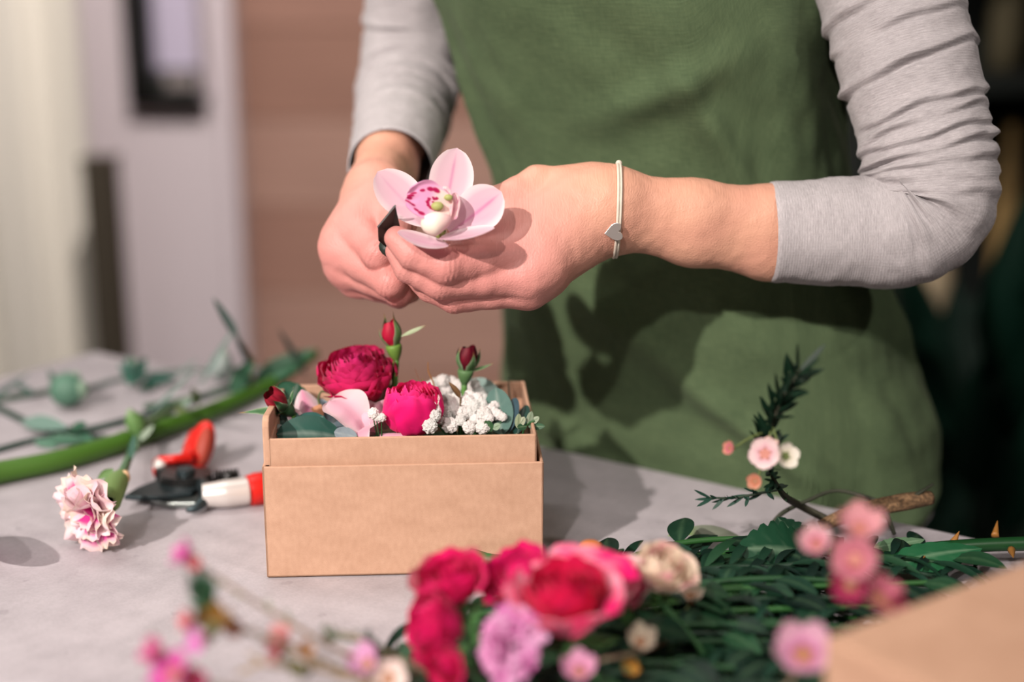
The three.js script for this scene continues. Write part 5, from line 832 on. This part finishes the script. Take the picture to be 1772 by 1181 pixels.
// ------------------------------------------------------------------ near blooms
{
  const hot = rgb(0xe3046a), hotD = rgb(0xb80248), pale = rgb(0xeaa7ba), dusk = rgb(0xb86a72);
  const R = (label, p, ax, o) => { const t = rose('spray_rose', label, p, ax, { layers: 6, counts: [3, 3, 4, 4, 5, 4], openOuter: 0.5, flare: 0.25, ruffle: 0.1, drop: 0.12, ...o }); const a = p.clone().addScaledVector(ax.clone().normalize(), -o.R * 0.3); const e = V(p.x + 0.04, TABLE + 0.004, p.z + 0.012); stemTo(t, a, e, 0.0018, 0.0018, darkGreenStem); return t; };
  R('hot pink spray rose with a dusky outer petal in front of the box', at(790, 1042, 0.744), V(-0.25, 0.9, 0.3), { R: 0.018, H: 0.025, seed: 51, color: (u, v, f, s) => mixc(mixc(hot, hotD, clamp(0.3 + noise(u * 4 + s, v * 2, s))), dusk, f > 0.9 && s > 20 ? 0.8 : 0) });
  R('hot pink spray rose lying on its side at the end of the near pile', at(800, 1090, 0.721), V(-0.85, 0.25, 0.35), { R: 0.0172, H: 0.028, seed: 52, color: (u, v, f, s) => mixc(hot, hotD, clamp(0.35 + noise(u * 4 + s, v * 2, s))) });
  R('small hot pink half-open rose under the lying spray rose', at(790, 1142, 0.707), V(-0.5, 0.1, 0.8), { R: 0.0102, H: 0.017, seed: 53, color: (u, v, f, s) => mixc(hot, hotD, clamp(0.35 + noise(u * 4 + s, v * 2, s))) });
  R('large crimson-pink rose with pale pink petal backs in the near pile', at(985, 1092, 0.721), V(-0.1, 0.95, 0.25), { R: 0.0245, H: 0.038, layers: 7, counts: [3, 3, 4, 4, 4, 4, 4], seed: 54, flare: 0.45, openOuter: 0.46, color: (u, v, f, s) => f > 0.8 ? mixc(mixc(pale, hot, clamp(0.35 + noise(u * 3 + s, v * 2, s) * 1.3)), hot, sstep(0.6, 0.2, v) * 0.6) : mixc(rgb(0xd8034c), hotD, clamp(0.2 + noise(u * 4 + s, v * 2, s))) });
  R('magenta rose with a lilac-pink outer petal left of the large rose', at(915, 1030, 0.744), V(-0.45, 0.8, 0.3), { R: 0.0172, H: 0.024, seed: 55, color: (u, v, f, s) => mixc(mixc(hot, rgb(0xc0086a), clamp(0.3 + noise(u * 4 + s, v * 2, s))), rgb(0xd46aa8), f > 0.9 && s > 25 ? 0.8 : 0) });
  R('pink and white half-open rose beside the cream rose', at(1078, 1040, 0.772), V(-0.2, 0.9, 0.4), { R: 0.0155, H: 0.024, seed: 56, color: (u, v, f, s) => mixc(mixc(hot, hotD, 0.3), rgb(0xf0d0d4), clamp(sstep(0.45, 0.85, v) * (f > 0.5 ? 1.1 : 0.3) * (0.7 + noise(u * 3 + s, 2)))) });
  R('cream white rose tinged pink in the near pile', at(1135, 1018, 0.777), V(0.25, 0.9, 0.35), { R: 0.0145, H: 0.024, seed: 57, color: (u, v, f, s) => mixc(rgb(0xe8d8c2), rgb(0xe2a0a8), clamp(noise(u * 3 + s, v * 2, s) * 1.6)) });
  // lilac carnation
  const cp = at(900, 1120, 0.70), ca = V(-0.75, 0.45, 0.5), t = thing('lilac_carnation', 'lilac pink frilled carnation head in the near pile', 'carnation', cp, { quat: frame(ca, V(0, 1, 0.2)) });
  carnationPetals(t, 0.0212, { n: 24, seed: 66, spread: 1.5, color: (u, v, f, sd, st) => mixc(mixc(rgb(0xdba8cc), rgb(0xc65ea4), clamp(0.35 + noise(u * 4 + sd, v * 3, sd) * 1.2)), rgb(0x8c0a5c), clamp(sstep(0.6, 0.1, v)) * 0.8) });
  const cal = calyxGeo(0.024, 0.008); cal.translate(0, -0.022, 0); part(t, 'calyx', cal, std(0x3f6e4a, 0.6));
  stemTo(t, cp.clone().addScaledVector(ca.clone().normalize(), -0.02), V(cp.x + 0.1, TABLE + 0.006, cp.z - 0.01), 0.0022, 0.002, darkGreenStem);

  // waxflower sprigs at the near left, rising towards the lens
  const low = 0x8c6a52, A = (a, b, c) => V(a, b, c), pk0 = 0xc23a86, pk1 = 0xd56cb0, lil = 0xd9a3cf, ro = 0xd98a94;
  const wm = std(0x9a8670, 0.8), foot1 = onTable(760, 1180), foot2 = onTable(820, 1230);
  const mk = (label, pts, blooms, needles, seed, rs) => waxSprig(label, pts, blooms, needles, seed, { rs: rs ?? [0.002, 0.0016, 0.0011, 0.0008], stemMat: wm });
  mk('near waxflower sprig with one magenta bud at its far tip', [onTable(830, 1170, 0.004), at(640, 1150, 0.70), at(470, 1060, 0.67), at(345, 980, 0.655)], [[at(325, 964, 0.65), 0.0062, A(-0.7, 0.6, 0.2), pk0, pk1, 0.9, 0], [at(340, 972, 0.648), 0.0036, A(-0.2, 0.2, 0.8), 0xb03048, 0xb84058, 0.9, 0]], [[8, 0.3, 0.95, 0.010, 0x8a9a80, 0.5]], 71);
  mk('near waxflower sprig with green-brown leaf tuft and lilac buds', [onTable(800, 1200, 0.004), at(620, 1170, 0.68), at(480, 1110, 0.655), at(370, 1062, 0.645), at(352, 1020, 0.645)], [[at(350, 1108, 0.64), 0.0062, A(-0.6, 0.2, 0.6), lil, 0xd47ac0, 0.8, 0], [at(330, 1075, 0.642), 0.0048, A(-0.8, 0.3, 0.4), 0xc25a50, 0xd9808a, 0.9, 0], [at(368, 1085, 0.635), 0.0078, A(0.1, 0.9, 0.3), 0x6a4418, 0x7a5a20, 0.9, 1], [at(395, 1088, 0.645), 0.0045, A(0.6, 0.2, 0.4), 0xa86850, 0xb07a60, 0.9, 0], [at(490, 1112, 0.66), 0.0068, A(-0.5, 0.8, 0.3), ro, 0xd99a98, 0.9, 2], [at(482, 1130, 0.655), 0.0042, A(-0.7, 0.2, 0.5), 0xb04060, 0xb85068, 0.9, 0], [at(520, 1128, 0.66), 0.0045, A(0.6, 0.4, 0.3), 0xb07a48, 0xb88a5c, 0.9, 0]], [[22, 0.72, 0.97, 0.016, 0x1f4a30, 0.6], [10, 0.2, 0.7, 0.010, 0x6f7a60, 0.5]], 72);
  mk('near waxflower sprig with magenta blossoms at the table end', [onTable(780, 1290, 0.004), at(560, 1220, 0.655), at(400, 1190, 0.63), at(290, 1160, 0.62), at(262, 1120, 0.62)], [[at(300, 1168, 0.612), 0.0095, A(-0.4, 0.7, 0.5), 0xb82a80, 0xd060ae, 0.5, 0], [at(272, 1132, 0.615), 0.0062, A(-0.6, 0.6, 0.3), 0xb84a7c, 0xc85a90, 0.8, 0], [at(330, 1180, 0.615), 0.006, A(0.3, 0.4, 0.6), 0xb82060, 0xc84078, 0.7, 0]], [[8, 0.75, 0.95, 0.011, 0x5c6a4a, 0.5], [8, 0.55, 0.7, 0.014, 0x1f5a40, 0.5]], 73);
  mk('near waxflower sprig with pale lilac blossoms in front of the spray roses', [onTable(900, 1200, 0.004), at(760, 1170, 0.72), at(690, 1140, 0.705), at(620, 1105, 0.70), at(560, 1098, 0.70)], [[at(636, 1150, 0.69), 0.0095, A(-0.5, 0.6, 0.5), 0xc88ab4, 0xdca8d0, 0.6, 0], [at(662, 1152, 0.69), 0.004, A(0.4, 0.2, 0.8), 0xa81450, 0xb82860, 0.8, 0], [at(672, 1176, 0.685), 0.0088, A(0.1, 0.6, 0.6), 0xe0c8bc, 0xe6d6d0, 0.5, 0]], [[10, 0.5, 0.75, 0.016, 0x123a28, 0.6], [10, 0.75, 0.98, 0.012, 0x5a6450, 0.5], [6, 0.3, 0.5, 0.016, 0x4f7a5c, 0.6]], 74);
  mk('near waxflower sprig of bare brown stalks along the lower left of the pile', [onTable(850, 1240, 0.004), at(700, 1205, 0.68), at(560, 1160, 0.66), at(440, 1150, 0.65)], [[at(520, 1165, 0.65), 0.004, A(-0.4, 0.8, 0.3), 0x5a5a34, 0x66643c, 0.9, 1]], [[18, 0.2, 1, 0.013, 0x8d7d66, 0.5], [4, 0.6, 0.8, 0.013, 0x40502c, 0.5]], 75);
  mk('pink waxflower blossoms rising from the middle of the pile', [onTable(1180, 1100, 0.01), at(1100, 1130, 0.73), at(1020, 1150, 0.70), at(1003, 1165, 0.69)], [[at(1003, 1163, 0.69), 0.0082, A(-0.1, 0.8, 0.5), 0xc87aa0, 0xe0a8c8, 0.9, 0], [at(1108, 1112, 0.73), 0.0075, A(0.1, 0.8, 0.5), 0xd8c8b0, 0xd6d0bc, 0.9, 0], [at(1196, 1034, 0.80), 0.0068, A(0, 0.9, 0.3), 0xd0a890, 0xe2d8c8, 0.9, 0], [at(1088, 1160, 0.72), 0.0045, A(0.2, 0.6, 0.5), 0x9a6a20, 0xa87a30, 0.9, 1]], [[14, 0.1, 0.9, 0.014, 0x1a4432, 0.5]], 76);
  mk('tall pink waxflower cluster at the right beside the kraft lid', [onTable(1560, 1090, 0.01), at(1530, 1050, 0.688), at(1490, 990, 0.684), at(1490, 930, 0.684), at(1495, 890, 0.688)], [[at(1413, 942, 0.688), 0.0076, A(-0.3, 0.7, 0.6), 0xc85a8c, 0xeac2c6, 0.9, 0], [at(1488, 915, 0.679), 0.0107, A(0, 0.9, 0.4), 0xd08a96, 0xd89ca2, 0.6, 2], [at(1480, 970, 0.670), 0.0107, A(-0.3, 0.5, 0.7), 0xc06a80, 0xd28a98, 0.6, 2], [at(1472, 1012, 0.670), 0.0086, A(-0.3, 0.3, 0.7), 0x8c1a44, 0xa8305c, 0.6, 0], [at(1520, 1035, 0.665), 0.0098, A(0.3, 0.6, 0.6), 0xa84a6a, 0xc07080, 0.6, 0], [at(1545, 1048, 0.660), 0.0056, A(0.6, 0.3, 0.5), 0x8c1a44, 0x9a2a50, 0.8, 0]], [[14, 0.1, 0.7, 0.014, 0x163a2a, 0.5]], 77);
  mk('pale pink waxflower blossom against the corner of the kraft lid', [onTable(1350, 1180, 0.01), at(1360, 1190, 0.68), at(1388, 1150, 0.66)], [[at(1390, 1135, 0.655), 0.0135, A(-0.1, 0.8, 0.5), 0xb86a98, 0xd8aac0, 0.6, 0]], [[8, 0.1, 0.8, 0.014, 0x163a2a, 0.5]], 78);
}
// ------------------------------------------------------------------ kraft lid at the near right corner
{
  const h = 0.11, A = onTable(1428, 1102, h), B = onTable(1785, 968, h), ex = B.clone().sub(A).setY(0).normalize(), ez = V(-ex.z, 0, ex.x); if (ez.z < 0) ez.negate();
  const yaw = Math.atan2(-ex.z, ex.x), w = 0.24, d = 0.17, c = A.clone().addScaledVector(ex, w / 2).addScaledVector(ez, d / 2); c.y = TABLE;
  const t = thing('kraft_box', 'closed kraft cardboard box at the near right corner of the worktop', 'box', c, { quat: new THREE.Quaternion().setFromAxisAngle(V(0, 1, 0), yaw) });
  part(t, 'base', new RoundedBoxGeometry(w - 0.006, h - 0.01, d - 0.006, 2, 0.001), M.kraft).position.y = (h - 0.01) / 2 + 0.0006;
  part(t, 'lid', new RoundedBoxGeometry(w, 0.045, d, 3, 0.002), M.kraft).position.y = h - 0.0225;
}
scene.traverse((o) => { if (o.isMesh) shade(o); });
renderer.render(scene, camera);
